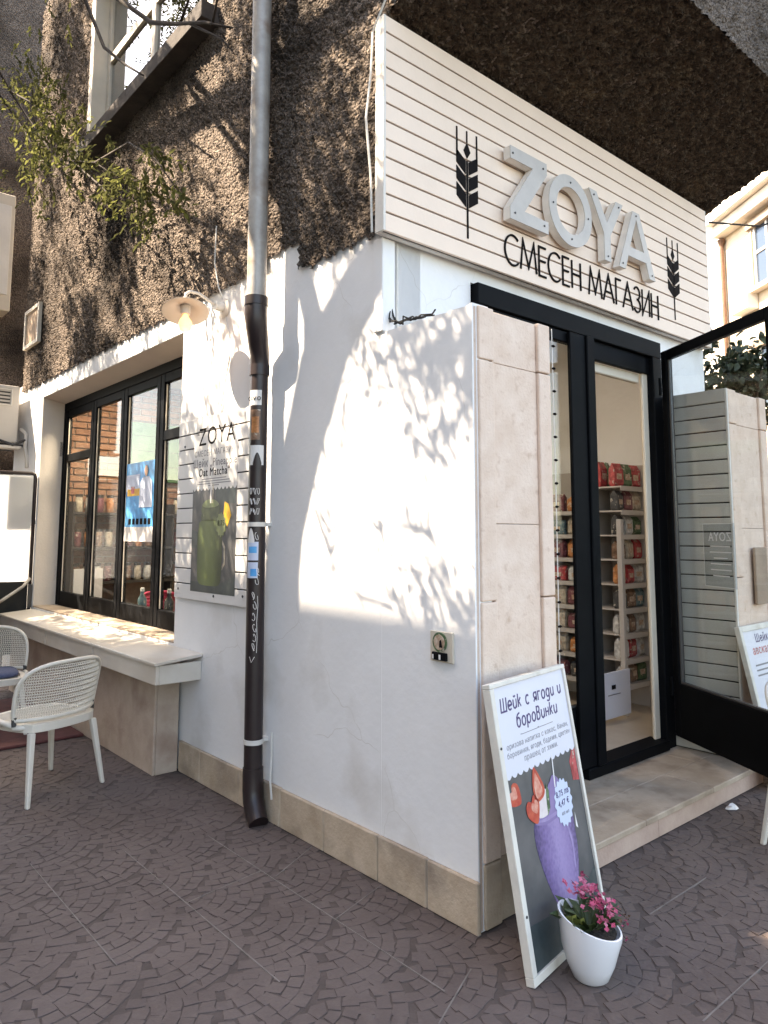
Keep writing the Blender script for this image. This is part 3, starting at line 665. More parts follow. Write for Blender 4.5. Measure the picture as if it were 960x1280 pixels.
for nm, lp, x0 in (('Z', Zl, .785), ('O', Ol, 1.135), ('Y', Yl, 1.535), ('A', Al, 1.86)):
    O = (x0, 0, lz0); r_ = mk('letter', MB().prism(lp, O, (1, 0, 0), (0, 0, 1), (0, 1, 0), .438, .484), 'letter_side', FS, .0015); 
    mk('face_plate', MB().prism(lp, O, (1, 0, 0), (0, 0, 1), (0, 1, 0), .434, .4375), 'letter_face', r_)
    cx = sum(p[0] for p in lp[0])/len(lp[0]); cz = sum(p[1] for p in lp[0])/len(lp[0])
    for pt in (lp[0] if nm != 'O' else [lp[0][i] for i in (4, 13, 22, 31)]):
        q = (pt[0]+(cx-pt[0])*.11, pt[1]+(cz-pt[1])*.11) if nm == 'O' else (pt[0]+(cx-pt[0])*.13, pt[1]+(cz-pt[1])*.13)
    for q in {'Z': [(.03, lh-.04), (.30, lh-.04), (.04, .04), (.30, .04)], 'O': [(.215, lh-.035), (.215, .035), (.04, lh/2), (.39, lh/2)], 'Y': [(.199, .03), (.06, lh-.03), (.34, lh-.03)], 'A': [(.045, .03), (.405, .03), (.225, lh-.025)]}[nm]:
        mk('screw', MB().tube([(x0+q[0], .4300, lz0+q[1]), (x0+q[0], .4338, lz0+q[1])], .006, 8), 'dark_grey', r_)
    mk('spacer', MB().tube([(x0+SPX[nm], .4845, lz0+(.2 if nm != 'A' else .12)), (x0+SPX[nm], .4995, lz0+(.2 if nm != 'A' else .12))], .012, 8), 'dark_grey', r_)
# thin flat lettering
def arc(cx, cy, rx, ry, a0, a1, n=14): return [(cx+rx*math.cos(R(a0+(a1-a0)*i/n)), cy+ry*math.sin(R(a0+(a1-a0)*i/n))) for i in range(n+1)]
GL = {'С': (.86, [arc(.5, .5, .5, .5, 48, 312, 22)]), 'М': (1.05, [[(0, 0), (.16, 1), (.52, .12), (.88, 1), (1.04, 0)]]), 'Е': (.55, [[(.52, 1), (.04, 1), (.04, 0), (.52, 0)], [(.04, .52), (.48, .52)]]),
      'Н': (.72, [[(.04, 0), (.04, 1)], [(.68, 0), (.68, 1)], [(.04, .52), (.68, .52)]]), 'А': (.90, [[(0, 0), (.44, 1), (.88, 0)], [(.16, .35), (.72, .35)]]), 'Г': (.50, [[(.04, 0), (.04, 1), (.48, 1)]]),
      'З': (.58, [arc(.24, .75, .27, .25, 150, -88, 12), arc(.24, .26, .30, .26, 88, -150, 12)]), 'И': (.74, [[(.04, 1), (.04, 0), (.70, 1), (.70, 0)]]), ' ': (.34, []),
      'Ш': (.92, [[(.02, 1), (.02, 0), (.90, 0), (.90, 1)], [(.46, 1), (.46, .04)]]), 'е': (.62, [[(.04, .36), (.60, .36)] + arc(.31, .34, .29, .34, 10, 312, 14)]), 'к': (.52, [[(.04, 1), (.04, 0)], [(.48, .68), (.08, .34)], [(.16, .40), (.50, 0)]]),
      'й': (.56, [[(.03, .68), (.03, .24), (.10, .07), (.24, 0), (.40, .05), (.50, .20)], [(.53, .68), (.53, 0)], arc(.28, 1.0, .15, .14, 200, 340, 6)]), 'с': (.56, [arc(.32, .34, .29, .34, 48, 312, 14)]),
      'я': (.56, [[(.53, 0), (.53, .68), (.26, .68)] + arc(.24, .49, .20, .19, 95, 265, 8) + [(.53, .30)], [(.30, .30), (.02, 0)]]), 'г': (.46, [[(.04, 0), (.04, .68), (.44, .68)]]), 'о': (.62, [arc(.31, .34, .29, .34, 0, 359, 20)]),
      'д': (.62, [arc(.30, .36, .27, .32, 0, 359, 18), [(.58, .68), (.58, -.12), (.46, -.28), (.24, -.30), (.06, -.24)]]), 'и': (.56, [[(.03, .68), (.03, .24), (.10, .07), (.24, 0), (.40, .05), (.50, .20)], [(.53, .68), (.53, 0)]]),
      'б': (.62, [arc(.31, .34, .28, .34, 0, 359, 18), [(.03, .38), (.06, .72), (.24, .92), (.56, 1.02)]]), 'р': (.62, [[(.03, .68), (.03, -.30)], arc(.33, .35, .28, .33, 0, 359, 18)]),
      'в': (.58, [[(.03, 0), (.03, 1), (.28, 1)] + arc(.28, .79, .21, .21, 80, -80, 8) + [(.06, .57)], [(.10, .565), (.30, .56)] + arc(.28, .28, .27, .27, 75, -85, 10) + [(.06, .005)]]), 'н': (.54, [[(.03, 0), (.03, .68)], [(.51, 0), (.51, .68)], [(.06, .35), (.48, .35)]])}
def stroke_text(word, x0, x1, z0, h, O, u, v, nrm, m, parent, thick, d0, d1, name='letter', shear=0., gap=.13):
    tot = sum(GL[c][0] for c in word) + gap*(len(word)-1); sc = (x1-x0)/(tot*h); x = x0
    for c in word:
        wv, st = GL[c]
        if st:
            mb = MB()
            for si, pl in enumerate(st):
                pts = [Vector((x+a*h*sc+b*h*shear, z0+b*h, 0)) for a, b in pl]; lft = []; rgt = []
                for i, p in enumerate(pts):
                    a = (p-pts[i-1]).normalized() if i else None; b = (pts[i+1]-p).normalized() if i < len(pts)-1 else None
                    tn = ((a or b)+(b or a)).normalized() if (a or b) is not None else Vector((1, 0, 0)); nn = Vector((-tn.y, tn.x, 0))
                    k = 1/max(.35, nn.dot(Vector((-(a or b).y, (a or b).x, 0)))); lft.append(p+nn*thick*k); rgt.append(p-nn*thick*k)
                loop = [(q.x, q.y) for q in lft] + [(q.x, q.y) for q in reversed(rgt)]
                mb.prism([loop], O, u, v, nrm, d0 - .0004*si, d1)
            mk(name, mb, m, parent)
        x += (wv+gap)*h*sc
stroke_text('СМЕСЕН МАГАЗИН', .81, 2.45, 2.975, .172, (0, 0, 0), (1, 0, 0), (0, 0, 1), (0, 1, 0), 'print_black', FS, .0056, .493, .4995)
def wheat(xc, sc, z0, parent, O=(0, 0, 0), u=(1, 0, 0), v=(0, 0, 1), nrm=(0, 1, 0), d0=.496, d1=.4995):
    mb = MB(); P_ = lambda l: mb.prism([[(xc+a*sc, z0+b*sc) for a, b in l]], O, u, v, nrm, d0, d1)
    P_([(-.006, 0), (.006, 0), (.006, .43), (-.006, .43)]); P_([(0, .445), (.026, .485), (0, .535), (-.026, .485)]); P_([(-.0045, .536), (.0045, .536), (.0045, .60), (-.0045, .60)])
    for s_ in (-1, 1):
        P_([(s_*.073, .44), (s_*.083, .44), (s_*.083, .60), (s_*.073, .60)])
        for i in range(3):
            zb = .17+i*.092; P_([(s_*.012, zb), (s_*.012, zb+.073), (s_*.083, zb+.121), (s_*.083, zb+.048)])
    mk('wheat_emblem', mb, 'print_black', parent)
wheat(.515, .98, 3.03, FS); wheat(2.685, .98, 3.025, FS)

# =================================================================== DOWNPIPE
dp = thing('drainpipe', 'brown drainpipe with stickers and graffiti below a grey metal upper pipe', 'drainpipe', (-.08, 1.53, 0))
up = [(-.15, 1.495, 7.5), (-.15, 1.49, 5.2), (-.15, 1.485, 2.76)]
shade_auto(mk('upper_pipe', MB().tube(up, .055, 18), 'pipe_grey', dp))
shade_auto(mk('elbow', MB().tube([(-.15, 1.485, 2.79), (-.15, 1.486, 2.71), (-.142, 1.49, 2.65), (-.11, 1.52, 2.57), (-.085, 1.545, 2.51), (-.082, 1.548, 2.43)], [.062, .062, .061, .058, .055, .054], 18), 'pipe_brown', dp))
pp = [(-.082, 1.548, 2.44), (-.082, 1.546, 1.5), (-.080, 1.535, .30), (-.080, 1.533, .22)]
shade_auto(mk('lower_pipe', MB().tube(pp, .0495, 20), 'pipe_brown', dp))
shade_auto(mk('collar', MB().tube([(-.082, 1.548, 2.45), (-.082, 1.548, 2.39)], .057, 18), 'pipe_brown', dp)); shade_auto(mk('collar', MB().tube([(-.15, 1.485, 2.815), (-.15, 1.485, 2.765)], .066, 18), 'pipe_brown', dp))
shade_auto(mk('shoe', MB().tube([(-.080, 1.534, .27), (-.080, 1.533, .16), (-.083, 1.518, .10), (-.092, 1.475, .045), (-.10, 1.435, .015)], [.055, .055, .055, .054, .052], 18), 'pipe_brown', dp))
def yat(z): return 1.533 + (1.548-1.533)*max(0, min(1, (z-.22)/2.2))
for z in (1.555, .405):
    shade_auto(mk('pipe_clip', MB().tube([(-.081, yat(z), z-.012), (-.081, yat(z), z+.012)], .0535, 20), 'white_plastic', dp))
    box('clip_arm', 'white_plastic', dp, -.03, .0-.0005, yat(z)-.02, yat(z)+.02, z-.01, z+.01)
def patch(name, m, a0, a1, z0, z1, r=.0507, n=8, top=None):
    mb = MB()
    for i in range(n+1):
        a = R(a0+(a1-a0)*i/n); zt = z1 if top is None else z0+(z1-z0)*top(i/n)
        for z_, rr in ((z0, r), (zt, r)): mb.v.append((-.0815+rr*math.cos(a), yat((z0+z1)/2)+rr*math.sin(a), z_))
    for i in range(n): mb.f.append((2*i, 2*i+2, 2*i+3, 2*i+1))
    return mk(name, mb, m, dp, recalc=False)
patch('sticker', 'poster_white', -215, -105, 2.215, 2.30); patch('sticker', 'bag_orange', -170, -120, 2.06, 2.15, .0512); patch('sticker', 'bag_brown', -178, -112, 2.02, 2.19)
patch('sticker', 'poster_white', -180, -85, 1.88, 1.99, top=lambda t: 1.0); patch('sticker', 'pipe_brown', -155, -100, 1.86, 1.95, .0512, top=lambda t: .35+.65*math.sin(math.pi*t))
patch('sticker', 'badge_blue', -190, -110, 1.36, 1.46); patch('sticker', 'blue_print', -175, -120, 1.40, 1.435, .0512); patch('sticker', 'poster_white', -185, -135, 1.455, 1.535, .0512, top=lambda t: .2+.8*math.sin(math.pi*t))
patch('sticker', 'badge_blue', -188, -112, 1.265, 1.35); patch('sticker', 'blue_print', -160, -118, 1.275, 1.315, .0512)
text('sticker_lettering', 'ovo', .05, (-.0815-.0515*math.sin(R(60)), yat(2.25)-.0515*.5-.0+.0, 2.24), (.5, -.866, 0), V3, 'print_black', dp, .0003)
def scribble(pts, z0, a0, sc=1.):
    path = [(-.0815+.0506*math.cos(R(a0+x*sc)), yat(z0)+.0506*math.sin(R(a0+x*sc)), z0+y*sc) for x, y in pts]
    mk('graffiti', MB().tube(path, .0016, 4), 'straw_white', dp)
rr = random.Random(3)
for row, z in enumerate((1.735, 1.68, 1.625)):
    for c in range(3):
        a = -165+c*24; k = rr.random()
        pts = [(8*math.cos(t*.7+k*6)*(1+.2*math.sin(t*1.7)), .018*math.sin(t*.9+k*3)) for t in range(9)]; scribble(pts, z, a)
for z, a in ((1.49, -125), (1.30, -115), (1.25, -118), (1.17, -140), (1.12, -128), (1.06, -135), (1.0, -130), (.95, -128), (.90, -135)):
    k = rr.random()*6; scribble([(9*math.cos(t*.9+k)+t*.8, .021*math.sin(t*.75+k)) for t in range(8)], z, a)
scribble([(-20, .03), (-8, 0), (12, .03)], .82, -135); scribble([(0, 0), (3, .08), (-2, .16), (4, .25), (0, .30)], .87, -112)
# cable beside the pipe
mk('cable', MB().tube([(-.012, 1.465, .45), (-.012, 1.462, .33), (-.026, 1.45, .22), (-.028, 1.43, .12)], .006, 6), 'white_plastic', dp)

# =================================================================== WALL LAMP
WL = thing('wall_lamp', 'enamel gooseneck wall lamp with a lit bulb beside the display window', 'lamp', (0, 2.11, 2.94))
lp_ = Vector((-.277, 2.105, 2.862)); tilt = Vector((.14, .32, .94)).normalized()
q = tilt.to_track_quat('Z', 'Y').to_matrix().to_4x4()
def lampmesh(prof, n=28):
    mb = MB().lathe(prof, (0, 0, 0), n); M = Matrix.Translation(lp_) @ q; mb.v = [tuple(M @ Vector(v)) for v in mb.v]; return mb
shade_auto(mk('shade', lampmesh([(.030, .055), (.034, .05), (.05, .03), (.135, -.004), (.142, -.010), (.138, -.012), (.05, .018), (.032, .03)]), 'lamp_enamel', WL), 50)
shade_auto(mk('holder', lampmesh([(.012, .09), (.026, .085), (.029, .05), (.029, -.02), (.024, -.035)]), 'lamp_enamel', WL))
shade_auto(mk('bulb', lampmesh([(.014, -.036), (.018, -.05), (.036, -.085), (.042, -.11), (.034, -.138), (.012, -.152)], 18), 'bulb_warm', WL))
top_ = lp_ + tilt*.088
mk('arm', MB().tube([top_, top_+Vector((.0, 0, .03)), top_+Vector((.03, .004, .055)), top_+Vector((.09, .006, .055)), (-.11, 2.112, 2.955), (-.05, 2.115, 2.938), (-.03, 2.115, 2.936)], .010, 8), 'lamp_enamel', WL, smooth=True)
shade_auto(mk('bracket', MB().tube([(-.0005, 2.115, 2.936), (-.012, 2.115, 2.936), (-.02, 2.115, 2.936)], [.062, .062, .05], 20), 'lamp_enamel', WL))
shade_auto(mk('junction', MB().tube([(-.02, 2.115, 2.936), (-.075, 2.115, 2.936)], [.030, .026], 14), 'white_plastic', WL))
mk('cable', MB().tube([(-.008, 2.10, 2.875), (-.008, 2.04, 2.72), (-.008, 2.03, 2.6), (-.008, 2.08, 2.45), (-.008, 2.12, 2.3)], .0045, 6), 'white_plastic', WL)
mk('cable', MB().tube([(-.008, 2.13, 2.99), (-.03, 2.16, 3.08), (-.036, 2.21, 3.25), (-.036, 2.20, 3.5)], .005, 6), 'white_plastic', WL)
bl = bpy.data.lights.new('bulb_light', 'POINT'); bl.energy = .10; bl.color = (1, .68, .36); bl.shadow_soft_size = .04
blo = bpy.data.objects.new('bulb_light', bl); COL.objects.link(blo); blo.parent = WL; blo.location = lp_ - tilt*.19 - Vector(WL.location)

# =================================================================== WALL POSTER (slatted plate beside the window)
PO = thing('wall_poster', 'slatted wall poster with a green smoothie jar between window and drainpipe', 'poster', (0, 2.2, 1.085))
pu, pv, pn = Vector((0, -1, 0)), V3, Vector((-1, 0, 0))
PY0, PY1 = 2.685, 1.70        # left and right edges seen from outside
box('backing', 'groove_black', PO, -.012, -.0005, PY1+.002, PY0-.002, 1.086, 2.255)
zb = 1.084
for i in range(12):
    z1 = 1.084 + (i+1)*.0978; box('board', 'poster_white', PO, -.020, -.0125, PY1, PY0, zb+(.004 if i else 0), z1-.004, .0015); zb = z1
def pp2(a, b): return (a, b)
PO_O = Vector((0, PY0, 1.084))
def psheet(name, loop, m, d): return mk(name, MB().prism([loop], PO_O, pu, pv, pn, .0205, .0205+d), m, PO)
def scallop(x0, x1, z, n, amp, ztop):
    pts = [(x0, ztop)]; 
    for i in range(n*6+1): t = i/(n*6); pts.append((x0+(x1-x0)*t, z-amp*abs(math.sin(math.pi*t*n))))
    pts.append((x1, ztop)); return pts
X0, X1 = .235, .805
psheet('header_print', scallop(X0, X1, .71, 12, .018, 1.055), 'poster_white', .0012)
psheet('photo_print', [(X0, .055), (X1, .055), (X1, .72), (X0, .72)], 'photo_dark', .0006)
print_grad('jar_green', (0, -2.6, 0), (0, PY0-.27, 0), [(0., (.025, .04, .012)), (.2, (.055, .085, .022)), (.5, (.15, .19, .06)), (.75, (.10, .135, .04)), (.95, (.035, .05, .015))], None, 26)
jar = [(.325, .17), (.345, .115), (.40, .10), (.56, .10), (.615, .115), (.635, .17), (.64, .40), (.625, .46), (.605, .50), (.36, .50), (.335, .46), (.32, .40)]
psheet('jar_print', smooth_loop(jar, 3), 'jar_green', .0012)
psheet('jar_neck_print', [(.362, .501), (.603, .501), (.608, .53), (.595, .545), (.605, .565), (.595, .60), (.37, .60), (.36, .565), (.37, .545), (.357, .53)], 'smoothie_green_dark', .0012)
psheet('jar_top_print', smooth_loop([(.375, .60), (.41, .625), (.48, .637), (.55, .625), (.59, .60), (.54, .585), (.42, .585)], 3), 'smoothie_green_light', .0018)
psheet('straw_print', [(.475, .61), (.492, .61), (.492, .735), (.475, .735)], 'straw_white', .0022); psheet('straw_print', [(.505, .61), (.515, .61), (.515, .73), (.505, .73)], 'bag_cream', .0022)
psheet('pineapple_print', [(.65, .53), (.70, .46), (.745, .53), (.71, .60), (.665, .615)], 'yellow', .0022)
psheet('handle_print', [(.645, .38), (.68, .34), (.685, .24), (.645, .20), (.648, .225), (.668, .25), (.664, .33), (.645, .355)], 'bag_cream', .0016)
badge = [(.625+(.06+.006*math.cos(12*a))*math.cos(a), .475+(.07+.006*math.cos(12*a))*math.sin(a)) for a in [2*math.pi*i/60 for i in range(60)]]
psheet('badge_print', badge, 'smoothie_green_light', .0026)
text('badge_lettering', '8,75', .045, PO_O+pu*.625+pv*.47+pn*.0236, pu, pv, 'print_black', PO, .0002)
psheet('grape_print', [(.24, .33), (.31, .33), (.32, .43), (.24, .45)], 'photo_dark_teal', .0012); psheet('grape_print', [(.55, .62), (.79, .60), (.79, .715), (.55, .715)], 'photo_dark_teal', .0010)
psheet('table_print', [(X0, .055), (X1, .055), (X1, .17), (.60, .11), (X0, .12)], 'photo_dark_teal', .0010)
text('poster_lettering', 'ZOYA', .165, PO_O+pu*.535+pv*.985+pn*.0215, pu, pv, 'print_black', PO, .0003, bold=-.001)
text('poster_lettering', 'СМЕСЕН МАГАЗИН', .052, PO_O+pu*.51+pv*.915+pn*.0222, pu, pv, 'grey_text', PO, .0002, bold=-.0006)
text('poster_lettering', 'Шейк „Pineapple', .072, PO_O+pu*.515+pv*.845+pn*.0222, pu, pv, 'grey_text', PO, .0002, bold=.0008); text('poster_lettering', 'Oat Matcha“', .072, PO_O+pu*.515+pv*.785+pn*.0222, pu, pv, 'print_black', PO, .0002, bold=.0008)
for zz_, wv in ((.765, .16), (.75, .20), (.735, .22), (.722, .07)): psheet('text_line_print', [(.515-wv, zz_-.002), (.515+wv, zz_-.002), (.515+wv, zz_+.003), (.515-wv, zz_+.003)], 'grey_text', .0016)
for xc in (.285, .765): wheat(xc, .22, .955, PO, PO_O, pu, pv, pn, .0203, .0212)
psheet('rule_print', [(.20, .972), (.87, .972), (.87, .980), (.20, .980)], 'print_black', .0008)
for q in ((.06, .06), (.55, .04), (.90, .06), (.10, 1.0)): mk('screw', MB().tube([tuple(PO_O+pu*q[0]+pv*q[1]+pn*.0205), tuple(PO_O+pu*q[0]+pv*q[1]+pn*.024)], .008, 8), 'dark_grey', PO)

# =================================================================== STREET BOARD
bl_, br_ = Vector((-.123, -.331, .004)), Vector((.451, -.244, .004)); bu = (br_-bl_).normalized(); BWd = (br_-bl_).length
bv = Vector((-.147, -.17, .957)) - Vector((-.123, -.331, 0)); BH = bv.length; bv = (bv - bu*bv.dot(bu)).normalized(); bn = bu.cross(bv).normalized()
if bn.y > 0: bn = -bn
SB = thing('street_board', 'tall leaning advertising board with a purple berry smoothie beside the entrance step', 'board', tuple(bl_+bu*BWd/2))
def bs(name, loop, m, d0, d1, holes=(), par=SB, bev=0): return mk(name, MB().prism([loop, *holes], bl_, bu, bv, bn, d0, d1), m, par, bev)
def rect(a, b, c, d): return [(a, b), (c, b), (c, d), (a, d)]
fw = .028
bs('frame_rail', rect(0, 0, BWd, fw), 'frame_white', -.022, .012, bev=.002); bs('frame_rail', rect(0, BH-fw*.6, BWd, BH), 'frame_white', -.022, .012, bev=.002)
bs('frame_stile', rect(0, fw+.0005, fw, BH-fw*.6-.0005), 'frame_white', -.022, .012, bev=.002); bs('frame_stile', rect(BWd-fw*.6, fw+.0005, BWd, BH-fw*.6-.0005), 'frame_white', -.022, .012, bev=.002)
bs('panel', rect(fw+.0005, fw+.0005, BWd-fw*.6-.0005, BH-fw*.6-.0005), 'photo_dark', -.012, .002)
A, Bq = fw+.001, BWd-fw*.6-.001; HD = .648
bs('header_print', scallop(A, Bq, HD, 13, .012, BH-fw*.6-.001), 'poster_white_cool', .0024, .0040)
bs('table_print', [(A, fw), (Bq, fw), (Bq, .20), (.40, .135), (A, .17)], 'photo_dark_teal', .0022, .0028)
print_grad('jar_purple', tuple(bu*2.4), tuple(bl_+bu*.12), [(0., (.012, .010, .03)), (.16, (.05, .035, .11)), (.34, (.17, .115, .28)), (.55, (.30, .225, .42)), (.74, (.24, .17, .35)), (.88, (.10, .07, .17))], 'cell', 70)
jb = [(.165, .45), (.160, .38), (.185, .29), (.225, .20), (.265, .145), (.315, .125), (.37, .135), (.41, .18), (.445, .26), (.460, .36), (.45, .45), (.40, .475), (.31, .478), (.21, .468)]
bs('jar_print', smooth_loop(jb), 'jar_purple', .0024, .0032)
nk = [(.178, .455), (.25, .436), (.34, .438), (.425, .46), (.42, .50), (.39, .53), (.35, .565), (.31, .56), (.26, .50), (.20, .485)]
bs('jar_neck_print', smooth_loop(nk), 'purple', .0033, .0037)
bs('jar_rim_print', smooth_loop([(.178, .462), (.25, .446), (.34, .448), (.41, .462), (.34, .459), (.25, .457)]), 'purple_light', .0038, .0040)
bs('jar_shine_print', smooth_loop([(.405, .40), (.425, .33), (.418, .25), (.408, .25), (.412, .33), (.397, .39)]), 'purple_light', .0033, .0036)
bs('swirl_print', smooth_loop([(.30, .48), (.36, .50), (.415, .515), (.385, .565), (.345, .585), (.315, .55)]), 'purple', .0041, .0044)
bs('cream_print', smooth_loop([(.20, .475), (.275, .465), (.30, .51), (.285, .55), (.235, .55)]), 'pink_soft', .0041, .0043)
bs('herb_print', [(.272, .46), (.295, .48), (.305, .54), (.29, .57), (.278, .52)], 'bag_green', .0042, .0045)
_sl = smooth_loop
def heart(cx, cy, w_, h_, rot=0):
    base_ = [(0, -.5), (.3, -.25), (.5, .1), (.42, .4), (.2, .5), (0, .36), (-.2, .5), (-.42, .4), (-.5, .1), (-.3, -.25)]
    return smooth_loop([(cx+(a*math.cos(rot)-b*math.sin(rot))*w_, cy+(a*math.sin(rot)+b*math.cos(rot))*h_) for a, b in base_], 3)
bs('berry_print', _sl([(.205, .525), (.26, .53), (.275, .562), (.235, .630), (.215, .638), (.195, .58)]), 'red_berry', .0046, .0049); bs('berry_flesh_print', _sl([(.213, .535), (.25, .54), (.258, .563), (.23, .615), (.22, .615), (.205, .575)]), 'red_berry_light', .0050, .0053)
bs('berry_print', heart(.18, .50, .095, .095, .3), 'red_berry', .0046, .0049); bs('berry_flesh_print', heart(.19, .51, .05, .045, .3), 'red_berry_light', .0050, .0053)
bs('berry_print', heart(.075, .575, .085, .08, .8), 'red_berry', .0024, .0030); bs('berry_flesh_print', heart(.065, .585, .05, .045, .8), 'red_berry_light', .0031, .0034)
bs('berry_print', [(Bq-.055, .53), (Bq-.005, .52), (Bq-.003, .64), (Bq-.03, .64), (Bq-.06, .60)], 'bag_red', .0024, .0030)
bs('straw_print', [(.352, .54), (.359, .54), (.372, .655), (.365, .655)], 'straw_white', .0043, .0047)
bs('handle_print', [(.445, .47), (.475, .43), (.47, .33), (.455, .33), (.46, .42), (.44, .44)], 'photo_dark', .0033, .0036); bs('handle_shine_print', [(.468, .37), (.482, .36), (.474, .42)], 'straw_white', .0037, .0040)
badge = [(.40+(.066+.005*math.cos(16*a))*math.cos(a), .475+(.082+.005*math.cos(16*a))*math.sin(a)) for a in [2*math.pi*i/96 for i in range(96)]]
bs('badge_print', badge, 'badge_blue', .0050, .0056)
BP = lambda a, b, d: bl_+bu*a+bv*b+bn*d
text('badge_lettering', '8,75 лв', .030, BP(.40, .50, .0060), bu, bv, 'violet_text', SB, .0002, bold=.0004); text('badge_lettering', '4,47 €', .030, BP(.40, .465, .0060), bu, bv, 'violet_text', SB, .0002, bold=.0004); text('badge_lettering', '400 мл', .018, BP(.40, .432, .0060), bu, bv, 'grey_text', SB, .0002)
stroke_text('Шейк с ягоди и', .062, .525, .864, .047, bl_, bu, bv, bn, 'violet_text', SB, .0031, .0052, .0041, shear=.10, gap=.24)
stroke_text('боровинки', .155, .470, .796, .047, bl_, bu, bv, bn, 'violet_text', SB, .0031, .0052, .0041, shear=.10, gap=.24)
text('board_lettering', 'оризова напитка с кокос, банан,', .028, BP(.30, .733, .0044), bu, bv, 'grey_text', SB, .0002, shear=.1); text('board_lettering', 'боровинки, ягоди, бадеми, цветен', .027, BP(.30, .704, .0044), bu, bv, 'grey_text', SB, .0002, shear=.1); text('board_lettering', 'прашец от хими.', .030, BP(.30, .675, .0044), bu, bv, 'grey_text', SB, .0002, shear=.1)
for i in range(22): bs('rule_print', rect(.17+i*.0118, .768+.002*math.sin(i*1.3), .17+i*.0118+.011, .7705+.002*math.sin(i*1.3)), 'grey_text', .0042, .0045) if i % 11 == 0 else None
bs('rule_print', rect(.18, .767, .42, .7692), 'grey_text', .0042, .0045)
for q in ((.014, .21), (.014, .75), (.3, .014)): mk('screw', MB().tube([tuple(BP(q[0], q[1], .0122)), tuple(BP(q[0], q[1], .0145))], .005, 8), 'dark_grey', SB)
# back strut of the board
for a in (BWd-.10,):
    p0 = BP(a, BH-.05, -.03); p1 = Vector((p0.x+.0, -.03-.0, .005)) + Vector((0, .0, 0)); 
    p1 = Vector((p0.x, min(-.02, p0.y+.07), .004)); mk('back_strut', MB().tube([tuple(p0), tuple(p1)], .011, 6), 'frame_white', SB)

# =================================================================== FLOWER POT
FP = thing('flower_pot', 'white oval pot of pink flowers in front of the street board', 'flower pot', (.075, -.425, 0))
pc = Vector((.085, -.42, 0))
prof = [(.052, 0), (.060, .006), (.080, .05), (.098, .11), (.106, .165), (.107, .185), (.101, .186), (.098, .165), (.090, .15)]
pm = MB().lathe(prof, pc, 32); pm.v = [(x, y, z*(1.0+.18*((x-pc.x)*-.55+(y-pc.y)*.83)/.1) if z > .12 else z) for x, y, z in pm.v]
shade_auto(mk('pot', pm, 'pot_white', FP), 60)
mk('soil', MB().lathe([(.088, .147), (.089, .152), (.05, .158), (.005, .16)], pc, 20), 'soil', FP)
rp_ = random.Random(11)
def leaf_geo(mb, p, d, up_, L, wd, fold=.25):
    p = Vector(p); d = Vector(d).normalized(); up_ = Vector(up_); sd = d.cross(up_); sd = sd.normalized() if sd.length > 1e-5 else Vector((1, 0, 0)); n_ = sd.cross(d)
    o = len(mb.v); k = [p, p+d*L*.35+sd*wd*.5+n_*wd*fold, p+d*L*.75+sd*wd*.38+n_*wd*fold*.7, p+d*L-n_*L*.12, p+d*L*.75-sd*wd*.38+n_*wd*fold*.7, p+d*L*.35-sd*wd*.5+n_*wd*fold, p+d*L*.5]
    mb.v += [tuple(x) for x in k]; mb.f += [(o, o+1, o+6), (o+1, o+2, o+6), (o+2, o+3, o+6), (o+3, o+4, o+6), (o+4, o+5, o+6), (o+5, o, o+6)]
for i in range(30):
    a = rp_.uniform(0, 6.28); r_ = rp_.uniform(.01, .07); mb = MB()
    leaf_geo(mb, pc+Vector((r_*math.cos(a), r_*math.sin(a), .155)), (math.cos(a)*.7, math.sin(a)*.7, rp_.uniform(.3, 1.1)), (0, 0, 1), rp_.uniform(.06, .10), rp_.uniform(.035, .055)); mk('leaf', mb, 'leaf_plant', FP, recalc=False)
for dx, dy, L in ((-.062, .03, .085), (-.045, .01, .07)):
    mb = MB(); leaf_geo(mb, pc+Vector((dx, dy, .155)), (-.35, -.25, .9), (.6, .8, 0), L, .05); mk('leaf', mb, 'leaf_plant_yellow', FP, recalc=False)
fc = []
for cx, cy, cz, n_ in ((.01, .04, .27, 13), (.05, .02, .26, 13), (-.02, .03, .265, 10), (.065, -.03, .225, 11), (.015, -.06, .20, 13), (.03, -.02, .245, 9), (.085, .01, .215, 12), (.0, .0, .235, 14), (.045, .05, .285, 12), (-.01, .055, .28, 10), (.04, -.045, .225, 12), (.075, .025, .245, 10)):
    for i in range(n_): fc.append((cx+rp_.gauss(0, .015), cy+rp_.gauss(0, .015), cz+rp_.gauss(0, .011)))
for (x, y, z) in fc[:150]:
    mb = MB(); c = pc+Vector((x, y, z)); rot = rp_.uniform(0, 6.28); tl = Vector((rp_.gauss(0, .5), rp_.gauss(0, .5)-.3, 1)).normalized(); tq = tl.to_track_quat('Z', 'Y')
    for k in range(4):
        a = rot+k*math.pi/2; d = tq @ Vector((math.cos(a), math.sin(a), .25)); leaf_geo(mb, c, d, tl, rp_.uniform(.008, .0115), .0085, .1)
    mk('flower', mb, rp_.choice(('flower_pink', 'flower_pink', 'flower_pale', 'flower_dark')), FP, recalc=False)
for cx, cy, cz in ((.01, .04, .26), (.05, .02, .25), (-.02, .03, .255), (.065, -.03, .215), (.015, -.06, .19), (.085, .01, .205)):
    mk('stem', MB().tube([tuple(pc+Vector((cx*.3, cy*.3, .155))), tuple(pc+Vector((cx*.8, cy*.8, .16+(cz-.16)*.6))), tuple(pc+Vector((cx, cy, cz)))], .0022, 5), 'leaf_plant', FP)
